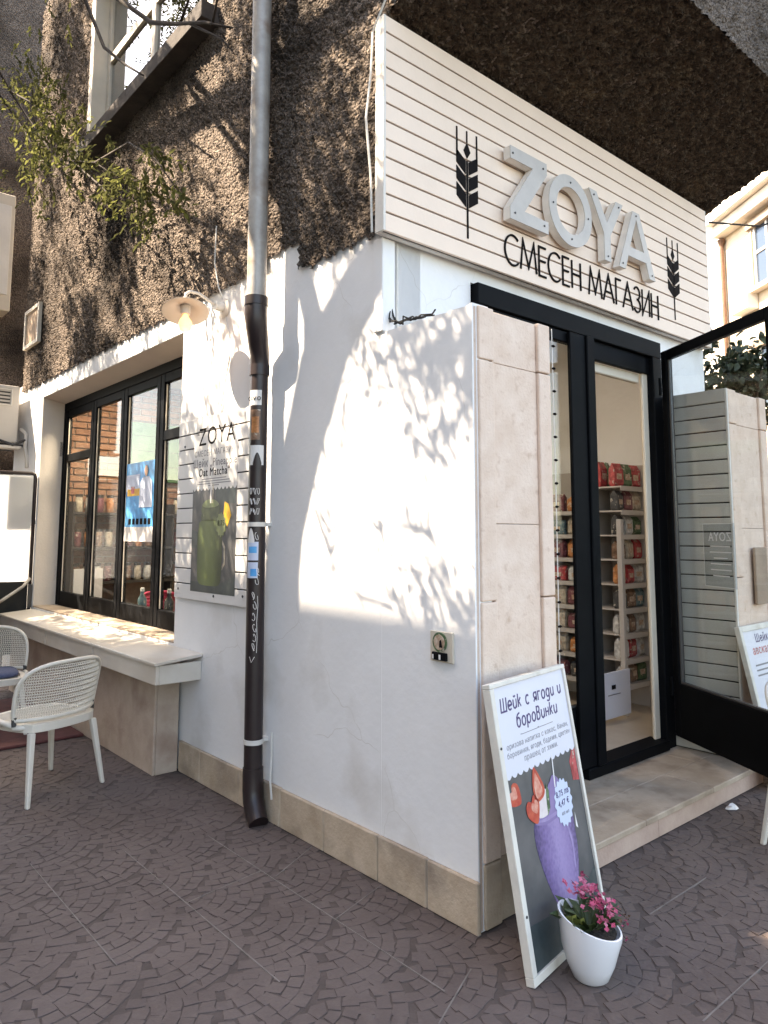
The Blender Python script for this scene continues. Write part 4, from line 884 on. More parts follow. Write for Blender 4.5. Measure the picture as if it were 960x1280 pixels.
# drooping dry sprays on the right of the pot
for i in range(7):
    e = Vector((.105+rp_.uniform(0, .05), -.03+rp_.uniform(-.04, .03), .13+rp_.uniform(-.07, .05))); p0 = pc+Vector((.05, .0, .17)); p2 = pc+e
    mk('dry_spray', MB().tube([tuple(p0), tuple((p0+p2)/2+Vector((.01, 0, .03))), tuple(p2)], .0014, 4), 'stem_dark', FP)
    for k in range(5):
        mb = MB(); c = p2+Vector((rp_.gauss(0, .010), rp_.gauss(0, .010), rp_.gauss(0, .010))); leaf_geo(mb, c, (rp_.gauss(0, 1), rp_.gauss(0, 1), rp_.gauss(0, 1)), (0, .1, 1), .013, .010); mk('dry_flower', mb, 'pipe_rust' if k % 3 else 'flower_pink', FP, recalc=False)

# =================================================================== CHAIRS
def make_chair(name, label, loc, rz, m='chair_plastic', group=None):
    """local frame: +y is where the sitter faces, origin on the floor under the seat centre"""
    t = thing(name, label, 'chair', loc, rz, group)
    zs = .43; hw, hd = .235, .225
    def seat_pt(a, b):      # rounded square seat
        r_ = .5; x = max(-1, min(1, a)); y = max(-1, min(1, b)); return (x*math.sqrt(1-y*y*.28)*hw*1.06, y*math.sqrt(1-x*x*.28)*hd*1.06)
    loop = [seat_pt(math.cos(2*math.pi*k/32)*1.35, math.sin(2*math.pi*k/32)*1.35) for k in range(32)]
    inn = [(x*.86, y*.86) for x, y in loop]
    mk('seat_rim', MB().prism([loop, inn], (0, 0, 0), (1, 0, 0), (0, 1, 0), (0, 0, 1), zs-.045, zs), m, t, .006, local=True, seg=2)
    # net of the seat
    mb = MB(); n = 22
    for i in range(n+1):
        a = -1+2*i/n; ws = math.sqrt(max(.02, 1-a*a*.28))*.9
        mb.box(a*hw*.93-.0035, a*hw*.93+.0035, -hd*ws*.96, hd*ws*.96, zs-.016, zs-.010); mb.box(-hw*ws*.96, hw*ws*.96, a*hd*.93-.0035, a*hd*.93+.0035, zs-.0095, zs-.004)
    mk('seat_net', mb, m, t, local=True)
    for sx_ in (-1, 1):
        for sy_ in (-1, 1):
            x0, y0 = sx_*.205, sy_*.19; x1, y1 = sx_*.250, sy_*(.25 if sy_ < 0 else .23); r0, r1 = .018, .012; mb = MB()
            mb.hexa([(x1-r1, y1-r1, 0), (x1+r1, y1-r1, 0), (x1+r1, y1+r1, 0), (x1-r1, y1+r1, 0), (x0-r0, y0-r0, zs-.046), (x0+r0, y0-r0, zs-.046), (x0+r0, y0+r0, zs-.046), (x0-r0, y0+r0, zs-.046)])
            mk('leg', mb, m, t, .007, local=True, seg=2)
    # back: bowed, tapering rounded panel wrapping round the rear of the seat
    def back(u_, v_):   # u -1..1 across, v 0..1 up
        wv = .268+.018*v_; ang = u_*1.0
        x = wv*math.sin(ang)/math.sin(1.0); y = -.215-.055*v_ + (1-math.cos(ang))*.24; z = .452+.315*v_
        return Vector((x, y, z))
    def ulim(v_):
        if v_ > .42: return max(0., 1-((v_-.42)/.58)**2.7)**(1/2.7)*(1-.06*(v_-.42)/.58)
        return 1-.05*max(0, (.10-v_)/.10)**2
    vs_ = [0, .06, .2, .4, .55, .66, .75, .82, .88, .93, .97, .99, 1.0]
    ol = [(ulim(v_), v_) for v_ in vs_] + [(-ulim(v_), v_) for v_ in reversed(vs_[:-1])] + [(a, 0) for a in np.linspace(-.8, .95, 8)]
    rim = [back(a, b) for a, b in ol]
    mk('back_rim', MB().tube(rim, .0125, 8, caps=False), m, t, smooth=True, local=True)
    nu, nv = 46, 20
    mb = MB(); idx = {}
    def inside(u_, v_):
        return abs(u_) <= ulim(v_)*.99
    for j in range(nv+1):
        for i in range(nu+1):
            u_, v_ = -1+2*i/nu + (.5/nu*2*.5 if j % 2 else -.5/nu), .02+.96*j/nv
            if inside(u_, v_): idx[i, j] = len(mb.v); mb.v.append(tuple(back(u_, v_)))
    for j in range(nv):
        for i in range(nu):
            k4 = [(i, j), (i+1, j), (i+1, j+1), (i, j+1)]
            if all(k in idx for k in k4): mb.f.append(tuple(idx[k] for k in k4))
    net = mk('back_net', mb, m, t, local=True); wf = net.modifiers.new('net', 'WIREFRAME'); wf.thickness = .0068; wf.use_even_offset = False; wf.use_replace = True
    # rail joining the back to the legs, and its dark fixings
    rl = [back(u_, -.02)+Vector((0, .004, -.035)) for u_ in np.linspace(-.98, .98, 14)]
    mk('back_rail', MB().tube(rl, .017, 8, flat=1.0), m, t, smooth=True, local=True)
    for s_ in (-1, 1):
        p = back(s_*.97, 0); mk('fixing', MB().tube([tuple(p+Vector((0, 0, -.03))), tuple(p+Vector((0, 0, .02)))], .014, 8), 'dark_grey', t, local=True)
        mk('arm_stub', MB().tube([tuple(p+Vector((0, .0, -.028))), tuple(p+Vector((s_*.0, .10, -.022))), (s_*.245, .02, zs-.018)], [.016, .016, .014], 8), m, t, local=True, smooth=True)
    return t
CG = 'white net chairs outside the shop'
make_chair('net_chair', 'cream plastic net chair standing nearest, its back turned to the camera', (-.785, 2.79, 0), R(20), group=CG)
make_chair('net_chair', 'cream plastic net chair with a blue cushion at the left picture edge', (-.75, 4.27, 0), R(172), group=CG)
cu = MB(); n_ = 24; lp0 = [(math.copysign(abs(math.cos(a))**.5, math.cos(a))*.20, math.copysign(abs(math.sin(a))**.5, math.sin(a))*.19) for a in [2*math.pi*k/n_ for k in range(n_)]]
for z_, sc in ((.4315, .90), (.440, 1.0), (.458, 1.0), (.468, .92), (.470, .5)): cu.v += [(x*sc, y*sc, z_) for x, y in lp0]
for i in range(4):
    for k in range(n_): cu.f.append((i*n_+k, i*n_+(k+1) % n_, (i+1)*n_+(k+1) % n_, (i+1)*n_+k))
cu.f.append(tuple(range(n_-1, -1, -1))); cu.f.append(tuple(4*n_+k for k in range(n_)))
M = Matrix.Translation((-.75, 4.27, 0)) @ Matrix.Rotation(R(172), 4, 'Z'); cu.v = [tuple(M @ Vector(v)) for v in cu.v]
tag(mk('seat_cushion', cu, 'cushion_blue', None, smooth=True), 'flat blue seat cushion on the chair at the left edge', 'cushion')
make_chair('net_chair', 'cream plastic net chair cut off by the right picture edge', (1.83, -.66, 0), R(165), group=CG)

# red mat beyond the chairs
mt = box('red_mat', 'dark_red', None, -1.6, -.20, 3.75, 5.4, .002, .022, .005); tag(mt, 'dark red mat lying under the chairs beside the bench', 'mat')
# small switch plate on the wing wall
IP = thing('meter_plate', 'small cream plate with round green dial and switch on the white wall', 'switch plate', (0, .19, .98))
box('plate', 'cream_paint', IP, -.012, -.0005, .125, .257, .98, 1.104, .003)
def disc(name, m, y, z, r0, x0, x1, n=24): return mk(name, MB().tube([(x1, y, z), (x0, y, z)], r0, n), m, IP)
disc('dial_ring', 'bag_green', .196, 1.060, .040, -.018, -.0125); disc('dial_face', 'label_cream', .196, 1.060, .031, -.020, -.0182)
MATS['bag_green'] = MATS['bag_green']
mk('pointer', MB().prism([[(-.004, -.022), (.014, -.022), (.006, .010), (-.002, .004)]], (0, .19, 1.062), (0, -1, 0), V3, (-1, 0, 0), .0205, .022), 'print_black', IP)
box('switch', 'black_frame', IP, -.026, -.0125, .152, .236, .988, 1.020, .003); box('label', 'poster_white', IP, -.0272, -.0262, .182, .192, .992, 1.012); box('label', 'poster_white', IP, -.0272, -.0262, .222, .230, .992, 1.010)
# loose wires on the wing wall top
WR = thing('loose_wires', 'tangle of loose black wires lying on the wing wall top below the sign', 'wires', (.05, .4, 2.455))
for k in range(4):
    r_ = random.Random(k); pts = [(.05, FB-.002, 2.60-k*.02)]
    for i in range(7): t_ = i/6; pts.append((.03+r_.uniform(-.02, .03), FB-.03-t_*(.30-.03*k), 2.475+r_.uniform(0, .045)*(1-t_*.6)))
    mk('wire', MB().tube(pts, .0042, 5), 'black_rubber', WR)
mk('conduit', MB().tube([(.09, FB-.006, 2.46), (.09, FB-.006, 2.905)], .006, 6), 'white_plastic', WR)
# cable running up the corner
tag(mk('corner_cable', MB().tube([(-.062, .585, 2.93), (-.066, .59, 3.2), (-.09, .60, 3.5), (-.066, .592, 3.75), (-.062, .585, 3.95), (-.06, .50, 4.06), (-.06, .30, 4.3)], .006, 6), 'white_plastic'), 'thin pale cable running up the corner beside the fascia sign', 'cable')
# white litter on the pavement
lt = MB(); n_ = 10; lt.v = [(2.02+.05*math.cos(a)*(1+.3*math.sin(3*a)), -.045+.03*math.sin(a), .004) for a in [2*math.pi*k/n_ for k in range(n_)]] + [(2.02+.03*math.cos(a), -.045+.018*math.sin(a), .016+.006*math.sin(2*a)) for a in [2*math.pi*k/n_ for k in range(n_)]]
for k in range(n_): lt.f.append((k, (k+1) % n_, n_+(k+1) % n_, n_+k))
lt.f.append(tuple(n_+k for k in range(n_))); tag(mk('litter', lt, 'poster_white'), 'small crumpled white paper on the pavement by the step', 'litter')
# fairy-light string down the inner edge of the left pier
FL = thing('light_string', 'string of small dark bulbs hanging down the left stone pier', 'light string', (.52, .0, 2.3))
mk('cable', MB().tube([(.523, -.004, 2.44), (.526, -.005, 1.6), (.524, -.004, .9)], .0025, 5), 'white_plastic', FL)
pb = None
for i in range(14):
    z = 2.36-i*.105; mb = MB().tube([(.519, -.006, z), (.528, -.009, z), (.536, -.011, z)], [.004, .007, .003], 6)
    mk('bulb', mb, 'print_black', FL)

# right-hand menu board leaning on the right pier
RB = thing('menu_board', 'white framed menu board leaning on the right stone pier behind the open door', 'board', (2.75, -.05, .0))
ru = Vector((.96, .0, 0)).normalized(); rv = Vector((0, .19, .93)).normalized(); rn = Vector((0, -.93, .19)).normalized(); ro = Vector((2.46, -.115, .004))
def rs(name, loop, m, d0, d1, bev=0): return mk(name, MB().prism([loop], ro, ru, rv, rn, d0, d1), m, RB, bev)
rs('frame_stile', rect(0, 0, .035, .95), 'frame_white', -.02, .012, .002); rs('frame_stile', rect(.535, 0, .57, .95), 'frame_white', -.02, .012, .002); rs('frame_rail', rect(.0355, 0, .5345, .035), 'frame_white', -.02, .012, .002); rs('frame_rail', rect(.0355, .915, .5345, .95), 'frame_white', -.02, .012, .002)
rs('panel', rect(.0355, .0355, .5345, .9145), 'poster_white_cool', -.01, .003)
text('board_lettering', 'Шейк', .07, ro+ru*.30+rv*.84+rn*.0036, ru, rv, 'violet_text', RB, .0003, bold=.001); text('board_lettering', 'авокадо', .07, ro+ru*.28+rv*.77+rn*.0036, ru, rv, 'bag_red', RB, .0003, bold=.001)
for i in range(3): rs('text_line_print', rect(.12, .70-i*.03, .46-.05*i, .71-i*.03), 'grey_text', .0033, .0038)
rs('photo_print', rect(.04, .04, .53, .45), 'pink_soft', .0033, .0037)
# dark plaque on the right pier
pq = box('wall_plaque', 'brown_stone', None, 2.80, 2.98, RYF-.03, RYF-.011, 1.05, 1.42, .003); tag(pq, 'dark plaque fixed on the right stone pier above the menu board', 'plaque')

# =================================================================== SHOP INTERIOR
GO = thing('shelf_rack', 'white shelf rack of snacks just inside the open door', 'shelf', (3.0, 1.5, .17))
gx, gy = 2.83, 1.09; lev = [.38+i*.187 for i in range(9)] + [2.03]
box('post', 'shelf_white', GO, gx-.04, gx, gy-.04, gy, .171, 1.62, .003); box('side_panel', 'shelf_white', GO, gx+.37, gx+.39, gy, gy+.32, .171, 2.06, .003); box('back_panel', 'shelf_white', GO, gx+.001, gx+.3695, gy+.30, gy+.32, .30, 2.06)
box('side_back', 'shelf_white', GO, gx+.30, gx+.32, gy+.33, gy+1.5, .30, 2.03)
for z in lev[:-1]:
    box('shelf', 'shelf_white', GO, gx+.001, gx+.3695, gy-.02, gy+.2995, z-.012, z, .001); box('shelf_strip', 'shelf_white', GO, gx+.001, gx+.3695, gy-.026, gy-.0205, z-.035, z+.002)
    if z < 1.8: box('shelf', 'shelf_white', GO, gx-.001, gx+.2995, gy+.335, gy+1.5, z-.012, z, .001); box('shelf_strip', 'shelf_white', GO, gx-.007, gx-.0015, gy+.335, gy+1.5, z-.03, z+.002)
pw = box('door_notice', 'poster_white_cool', None, 2.40, 2.80, 1.02, 1.035, .20, .52, .002); tag(pw, 'plain white notice board at the foot of the shelf rack', 'notice board')
box('notice_print', 'print_black', pw, 2.55, 2.60, 1.0165, 1.0195, .40, .43); box('notice_line', 'grey_text', pw, 2.50, 2.66, 1.0165, 1.0195, .36, .366)
def bag_mesh(wd, dp_, h):
    mb = MB(); n = [(.46, .30, 0), (.5, .5, .12), (.5, .45, .75), (.47, .04, .97), (.48, .02, 1)]
    for a, b, z in n: mb.v += [(-wd*a, -dp_*b, h*z), (wd*a, -dp_*b, h*z), (wd*a, dp_*b, h*z), (-wd*a, dp_*b, h*z)]
    for i in range(4):
        for k in range(4): mb.f.append((i*4+k, i*4+(k+1) % 4, (i+1)*4+(k+1) % 4, (i+1)*4+k))
    mb.f.append((3, 2, 1, 0)); mb.f.append((16, 17, 18, 19)); return mb
CN = dict(bag_orange='orange', bag_brown='brown', bag_teal='teal', bag_red='red', bag_green='green', bag_cream='cream', bag_maroon='maroon', bag_white='white', bag_black='black')
bag_protos = {}
def bag(cm, x, y, z, wd, h, rz, label, group):
    key = (cm, round(wd, 3), round(h, 3))
    if key not in bag_protos:
        o = mk('snack_bag', bag_mesh(wd, .06, h), cm, None); bag_protos[key] = o.data
        mb = MB().prism([[(-wd*.26, h*.30), (wd*.26, h*.30), (wd*.28, h*.55), (-wd*.28, h*.55)]], (0, 0, 0), (1, 0, 0), V3, (0, -1, 0), .0305, .033)
        l_ = mk('label_panel', mb, 'label_cream', o, local=True); bag_protos[key] = (o.data, l_.data, Vector(l_.location))
    else:
        me, lm, ll = bag_protos[key]; o = bpy.data.objects.new('snack_bag', me); COL.objects.link(o); l_ = bpy.data.objects.new('label_panel', lm); COL.objects.link(l_); l_.parent = o; l_.location = ll
    o.location = (x, y, z+.001); o.rotation_euler = (0, 0, rz); tag(o, label, 'snack bag', group); return o
ordn = ['lowest', 'second', 'third', 'fourth', 'fifth', 'sixth', 'seventh', 'eighth', 'topmost']
plan = [['bag_cream', 'bag_white'], ['bag_orange', 'bag_red'], ['bag_white', 'bag_teal'], ['bag_green', 'bag_teal'], ['bag_brown', 'bag_cream'], ['bag_maroon', 'bag_cream'], ['bag_orange', 'bag_teal'], ['bag_orange', 'bag_brown'], ['bag_red', 'bag_green']]
kinds_ = ['bag_brown', 'bag_cream', 'bag_teal', 'bag_maroon', 'bag_white', 'bag_orange', 'bag_green', 'bag_black', 'bag_red']
for i in range(9):
    prev = None
    for k in range(3):
        c = random.choice([q_ for q_ in kinds_ if q_ != prev]) if i < 8 else ['bag_red', 'bag_green', 'bag_red'][k]; prev = c
        bag(c, gx+.065+k*.12, gy+.05, lev[i], random.choice((.105, .112)), random.choice((.14, .155)) if i < 8 else .18, random.uniform(-.2, .2), f'{CN[c]} snack bag, {["first", "middle", "last"][k]} on the {ordn[i]} shelf of the rack end', 'snack bags on the rack end')
for k in range(4): bag(['bag_red', 'bag_green', 'bag_red', 'bag_green'][k], gx+.06+k*.085, gy+.18, lev[8], .10, .20, .3*k, f'{["red","green","red","green"][k]} snack bag, {["first","second","third","last"][k]} of the four standing on the rack top', 'snack bags on the rack top')
sc_ = ['bag_brown', 'bag_maroon', 'bag_teal', 'bag_green', 'bag_cream', 'bag_black', 'bag_white']
for i, z in enumerate(lev[:8]):
    for k in range(6):
        c = random.choice(sc_+['bag_orange', 'bag_red', 'bag_maroon']); bag(c, gx+.05, gy+.41+k*.19, z, random.choice((.17, .15)), random.choice((.145, .12)), -math.pi/2+random.uniform(-.2, .2), f'{CN[c]} snack bag, {["first","second","third","fourth","fifth","last"][k]} along the {ordn[i]} side shelf of the rack', 'snack bags on the rack side')
# display just inside the left door leaf
DS = thing('shelf_rack', 'dim shelf rack seen through the closed door leaf', 'shelf', (1.9, 1.7, .17))
for z in [.4+i*.24 for i in range(7)]: box('shelf', 'shelf_white', DS, 1.45, 2.2, 1.75, 2.05, z-.014, z)
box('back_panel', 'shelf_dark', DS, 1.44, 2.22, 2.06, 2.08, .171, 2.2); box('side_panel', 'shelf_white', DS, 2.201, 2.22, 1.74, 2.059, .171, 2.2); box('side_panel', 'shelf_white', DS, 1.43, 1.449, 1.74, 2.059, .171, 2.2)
for i in range(7):
    for k in range(4):
        c = random.choice(sc_+['bag_red', 'bag_orange']); bag(c, 1.55+k*.185, 1.85, .4+i*.24, .15, random.choice((.13, .17)), random.uniform(-.15, .15), f'{CN[c]} snack bag, {ordn[1+k] if k else "first"} from left on the {ordn[i]} shelf behind the closed leaf', 'snack bags behind the closed leaf')
bt = thing('drink_bottle', 'pink bottle with green cap standing behind the closed door leaf', 'bottle', (1.30, .78, .17))
shade_auto(mk('body', MB().lathe([(.04, 0), (.05, .02), (.05, .55), (.045, .62), (.022, .68), (.022, .70)], (1.30, .78, .171), 16), 'pink_plastic', bt)); mk('cap', MB().lathe([(.026, .701), (.026, .75), (.02, .755)], (1.30, .78, .171), 14), 'bag_green', bt)
# left side of the room, seen through the display window
WS = thing('wall_shelf', 'dark shelf unit with jars against the brick wall', 'shelf', (1.1, 6.35, .17))
for z in (.55, .98, 1.36, 1.74): box('shelf', 'shelf_dark', WS, .45, 2.15, 6.2, 6.47, z-.025, z)
for x in (.45, 1.02, 1.59, 2.13): box('upright', 'shelf_dark', WS, x-.012, x+.012, 6.205, 6.465, .171, 1.85)
CNT = ['first', 'second', 'third', 'fourth', 'fifth', 'sixth', 'seventh', 'eighth', 'ninth', 'tenth', 'eleventh', 'twelfth', 'thirteenth', 'fourteenth']
for i, z in enumerate((.98, 1.36, 1.74)):
    for k in range(14):
        x = .53+k*.115
        if min(abs(x-u_) for u_ in (.45, 1.02, 1.59, 2.13)) < .06: continue
        c = ['bag_brown', 'bag_maroon', 'bag_cream', 'bag_orange', 'bag_white'][(i+k*2) % 5]
        r_ = thing('storage_jar', f'jar with {CN[c]} contents, {CNT[k]} from the left on the {["lower","middle","upper"][i]} wall shelf', 'jar', (x, 6.32, z), 0, 'jars on the dark wall shelf')
        shade_auto(mk('body', MB().lathe([(.036, 0), (.042, .01), (.042, .14), (.034, .165)], (x, 6.32, z+.001), 12), c, r_)); mk('lid', MB().lathe([(.038, .166), (.038, .195), (.03, .198)], (x, 6.32, z+.001), 12), 'shelf_dark', r_)
gb = box('green_panel', 'green_board', None, 1.02, 1.95, 6.40, 6.43, 2.12, 2.82, .003); tag(gb, 'green board hanging on the brick wall inside the shop', 'board')
for z in (2.3, 2.48, 2.66): box('board_groove', 'bag_black', gb, 1.03, 1.94, 6.397, 6.3995, z, z+.006)
pbp = thing('window_poster', 'bright blue poster stuck inside the display window', 'poster', (.25, 3.95, 1.45))
WPX = .2885
def wp(name, m, y0, y1, z0, z1, d): return box(name, m, pbp, WPX-d, WPX, y0, y1, z0, z1)
WPX = .236
wp('sheet', 'blue_print', 3.63, 4.24, 1.47, 2.10, .002); WPX = .2335
wp('blank_strip', 'poster_white', 3.63, 4.24, 1.44, 1.56, .002)
wp('scene_print', 'badge_blue', 3.95, 4.235, 1.86, 2.0, .0004)
mk('figure_print', MB().prism([[(3.68, 1.72), (3.94, 1.72), (3.93, 1.93), (3.87, 1.97), (3.75, 1.97), (3.69, 1.93)]], (0, 0, 0), (0, 1, 0), V3, (1, 0, 0), .2300, .2310), 'badge_blue', pbp)
mk('figure_head_print', MB().prism([[(3.81+.035*math.cos(a), 2.02+.045*math.sin(a)) for a in [k*.4488 for k in range(14)]]], (0, 0, 0), (0, 1, 0), V3, (1, 0, 0), .2285, .2295), 'skin_print', pbp)
wp('fruit_print', 'yellow', 3.9, 4.2, 1.82, 1.88, .0005); wp('fruit_print', 'bag_green', 3.70, 3.88, 1.80, 1.84, .0005); wp('fruit_print', 'bag_red', 4.05, 4.12, 1.84, 1.90, .0012)
for k in range(6): wp('lettering_print', 'print_black', 3.70+k*.08, 3.755+k*.08, 1.58, 1.63, .0004)
make_chair('net_chair', 'pink plastic chair inside the shop behind the display window', (.95, 4.75, .17), R(200), 'pink_plastic')
wc = box('display_card', 'poster_white', None, .36, .66, 5.86, 5.88, .80, 1.14, .002); tag(wc, 'white card propped up inside the display window', 'card')
ledge = box('window_ledge', 'shelf_dark', B, .30, .70, 2.8, 6.3, .72, .79)
for (x, y, c, h, lab) in ((.45, 3.78, 'bag_black', .26, 'dark bottle with pale cap on the inner window ledge'), (.45, 4.32, 'bag_teal', .24, 'teal bottle on the inner window ledge'), (.50, 3.42, 'bag_white', .13, 'small white tub on the inner window ledge')):
    r_ = thing('ledge_bottle', lab, 'bottle', (x, y, .79)); shade_auto(mk('body', MB().lathe([(.035, 0), (.038, .01), (.038, h*.6), (.016, h*.78), (.016, h*.88)], (x, y, .791), 14), c, r_)); mk('cap', MB().lathe([(.018, h*.881), (.018, h), (.01, h+.002)], (x, y, .791), 12), 'poster_white', r_)
bg_ = thing('wrapped_goods', 'crumpled white paper packet on the inner window ledge', 'packet', (.42, 4.05, .79))
mk('packet', MB().lathe([(.07, 0), (.10, .015), (.07, .05), (.02, .06)], (.42, 4.05, .791), 9, 1, 1.3), 'poster_white', bg_)
# ceiling lights of the shop
def tube_lamp(x0, x1, y, lab, along='x', en=5):
    t = thing('ceiling_light', lab, 'ceiling light', ((x0+x1)/2, y, 3.3), 0, 'tube lights on the shop ceiling')
    box('housing', 'white_trim', t, x0, x1, y-.05, y+.05, 3.255, 3.2995, .004); mk('tube', MB().tube([(x0+.03, y, 3.235), (x1-.03, y, 3.235)], .016, 8), 'tube_light', t)
    l = bpy.data.lights.new('tube_lamp', 'AREA'); l.shape = 'RECTANGLE'; l.size = x1-x0; l.size_y = .06; l.energy = en; l.color = (1, .93, .82); o = bpy.data.objects.new('tube_lamp', l); COL.objects.link(o); o.parent = t; o.location = (0, 0, -.085)
tube_lamp(.34, .95, 5.3, 'lit tube light on the ceiling near the brick wall', en=15); tube_lamp(.6, 1.4, 3.3, 'lit tube light on the ceiling behind the display window', en=5); tube_lamp(.7, 1.4, 1.45, 'lit tube light on the ceiling above the snack rack', en=2.6)

# =================================================================== LEFT NEIGHBOUR, AC UNIT, WINDSCREEN
NB = thing('neighbour_building', 'dark roughcast neighbouring building beyond the left end of the shop', 'building', (.4, 8.2, 0))
box('wall', 'stucco', NB, -.35, 6, 8.1, 12, 0, 11.5); 
box('bay', 'cream_paint', NB, -.60, .055, 7.75, 8.099, 4.25, 5.75, .01)
for x in (-.5, -.32, -.14): box('shutter', 'white_trim', NB, x, x+.15, 7.735, 7.7495, 4.45, 5.6, .004)
AC = thing('air_conditioner', 'weathered air conditioner hung on the wall at the far left', 'air conditioner', (-.3, 6.75, 2.5))
box('casing', 'ac_white', AC, -.50, -.085, 6.50, 7.2, 2.47, 3.09, .015, seg=2)
for a in ((-.45, -.44), (-.17, -.16)): box('grille_frame', 'white_trim', AC, a[0], a[1], 6.485, 6.4995, 2.87, 3.05)
for z in (2.87, 3.04): box('grille_frame', 'white_trim', AC, -.44, -.17, 6.485, 6.4995, z, z+.01)
for i in range(4): box('grille_slot', 'ac_dark', AC, -.43, -.18, 6.493, 6.4995, 2.89+i*.038, 2.905+i*.038)
for y in (6.6, 7.1): box('bracket', 'dark_grey', AC, -.50, -.001, y-.015, y+.015, 2.44, 2.469)
mk('hose', MB().tube([(-.06, 6.48, 2.62), (-.02, 6.42, 2.56), (-.03, 6.40, 2.42), (-.01, 6.38, 2.30), (-.01, 6.36, 2.2)], .022, 8), 'ac_white', AC, smooth=True)
mk('hose', MB().tube([(-.3, 6.47, 2.50), (-.15, 6.42, 2.44), (-.03, 6.40, 2.50)], .014, 8), 'dark_grey', AC, smooth=True)
box('drip_tray', 'ac_white', AC, -.52, -.06, 6.42, 6.60, 2.405, 2.435, .004)
WS2 = thing('wind_screen', 'white fabric wind screen in a dark tube frame beside the window', 'screen', (-.5, 5.985, .76))
sy = 5.985
mk('frame', MB().tube([(-.022, sy, .45), (-.022, sy, 2.07), (-.03, sy, 2.105), (-.06, sy, 2.115), (-1.30, sy, 2.10), (-1.33, sy, 2.07), (-1.33, sy, .0)], .019, 10), 'pipe_brown', WS2, smooth=True)
mk('brace', MB().tube([(-.03, sy-.03, 1.06), (-.10, sy-.05, .98), (-.50, sy-.18, .74), (-.9, sy-.25, .45)], .016, 8), 'pipe_grey', WS2, smooth=True)
box('fabric', 'screen_white', WS2, -1.31, -.043, sy-.004, sy+.004, 1.03, 2.09); box('lower_fabric', 'black_rubber', WS2, -1.31, -.043, sy-.004, sy+.004, .32, 1.028)
box('shadow_patch', 'screen_grey', WS2, -.27, -.045, sy+.006, sy+.012, 1.55, 2.08, label='grey patch behind the white fabric standing in for a shadow')  # added grey panel behind the fabric, imitates a shadow falling on it
box('side_post', 'dark_grey', WS2, -.045, -.008, sy-.035, sy-.022, .77, 1.0)

# =================================================================== BACKGROUND BUILDING (right)
ang = math.atan2(.804, .595); P0 = Vector((18.27, 6.09, 0))
BB = thing('stone_building', 'sunlit cream stone apartment building beyond the entrance at the right', 'building', tuple(P0), ang)
def bb(name, m, x0, x1, y0, y1, z0, z1, bev=0.): return mk(name, MB().box(x0, x1, y0, y1, z0, z1), m, BB, bev, local=True)
bb('wall', 'cream_stone', -9, 1.42, -6, 0, 0, 10.9); bb('pilaster', 'pale_stone', 1.46, 5.5, -6, .10, 0, 11.2)
for i in range(18): bb('quoin', 'pale_stone', 1.75, 1.75+(.75 if i % 2 else .55), .101, .135, .1+i*.6, .1+i*.6+.585, .01)
bb('cornice', 'pale_stone', -9, 1.40, .001, .55, 10.6, 10.95, .03); bb('cornice', 'pale_stone', -9, 1.40, .001, .35, 10.25, 10.599, .02); bb('cornice', 'pale_stone', 1.45, 5.5, .136, .6, 11.21, 11.5, .02)
bb('parapet', 'pale_stone', -9, 5.5, -6, -.2, 11.51, 12.6)
mk('downpipe', MB().tube([(1.36, .10, 0), (1.36, .10, 10.0), (1.36, .10, 10.2)], [.06, .06, .12], 10), 'pipe_rust', BB, local=True)
for (a, z0) in ((-1.35, 8.25), (-4.2, 8.25), (-7.0, 8.25), (-1.35, 4.9), (-4.2, 4.9), (-7.0, 4.9), (-1.35, 1.5), (-4.2, 1.5)):
    wn = bpy.data.objects.new('window', None); COL.objects.link(wn); wn.parent = BB; wn.location = (a+.6, 0, z0)
    def wbx(n_, m, x0, x1, y0, y1, q0, q1): return mk(n_, MB().box(x0, x1, y0, y1, q0, q1), m, wn, .006, local=True)
    wbx('surround', 'brown_stone', -.75, -.60, .002, .10, -.05, 1.65); wbx('surround', 'brown_stone', .60, .75, .002, .10, -.05, 1.65); wbx('lintel', 'brown_stone', -.80, .80, .002, .16, 1.651, 1.85); wbx('sill', 'pale_stone', -.85, .85, .002, .25, -.18, -.051)
    wbx('pane', 'pane_blue', -.599, .599, .002, .015, -.05, 1.65); wbx('frame', 'white_trim', -.599, -.52, .016, .06, -.05, 1.65); wbx('frame', 'white_trim', .52, .599, .016, .06, -.05, 1.65); wbx('frame', 'white_trim', -.04, .04, .016, .06, -.05, 1.65); wbx('frame', 'white_trim', -.519, .519, .016, .05, .9, .98)
ac2 = thing('air_conditioner', 'white air conditioner on the cream building under its window', 'air conditioner', tuple(P0 + Matrix.Rotation(ang, 3, 'Z') @ Vector((.25, .3, 7.65))), ang)
mk('casing', MB().box(-.42, .42, -.298, .05, 0, .55), 'white_trim', ac2, .02, local=True)
for i in range(6): mk('slot', MB().box(-.38, .10, .051, .058, .06+i*.075, .10+i*.075), 'brown_stone', ac2, local=True)
# overhead wire
tag(mk('overhead_wire', MB().tube([(3.30, .50, 3.93), (3.9, .35, 4.02), (5.0, 0.0, 4.55), (7.0, -.7, 6.0)], .008, 6), 'black_rubber'), 'thin dark wire sagging from the sign corner toward the street', 'wire')

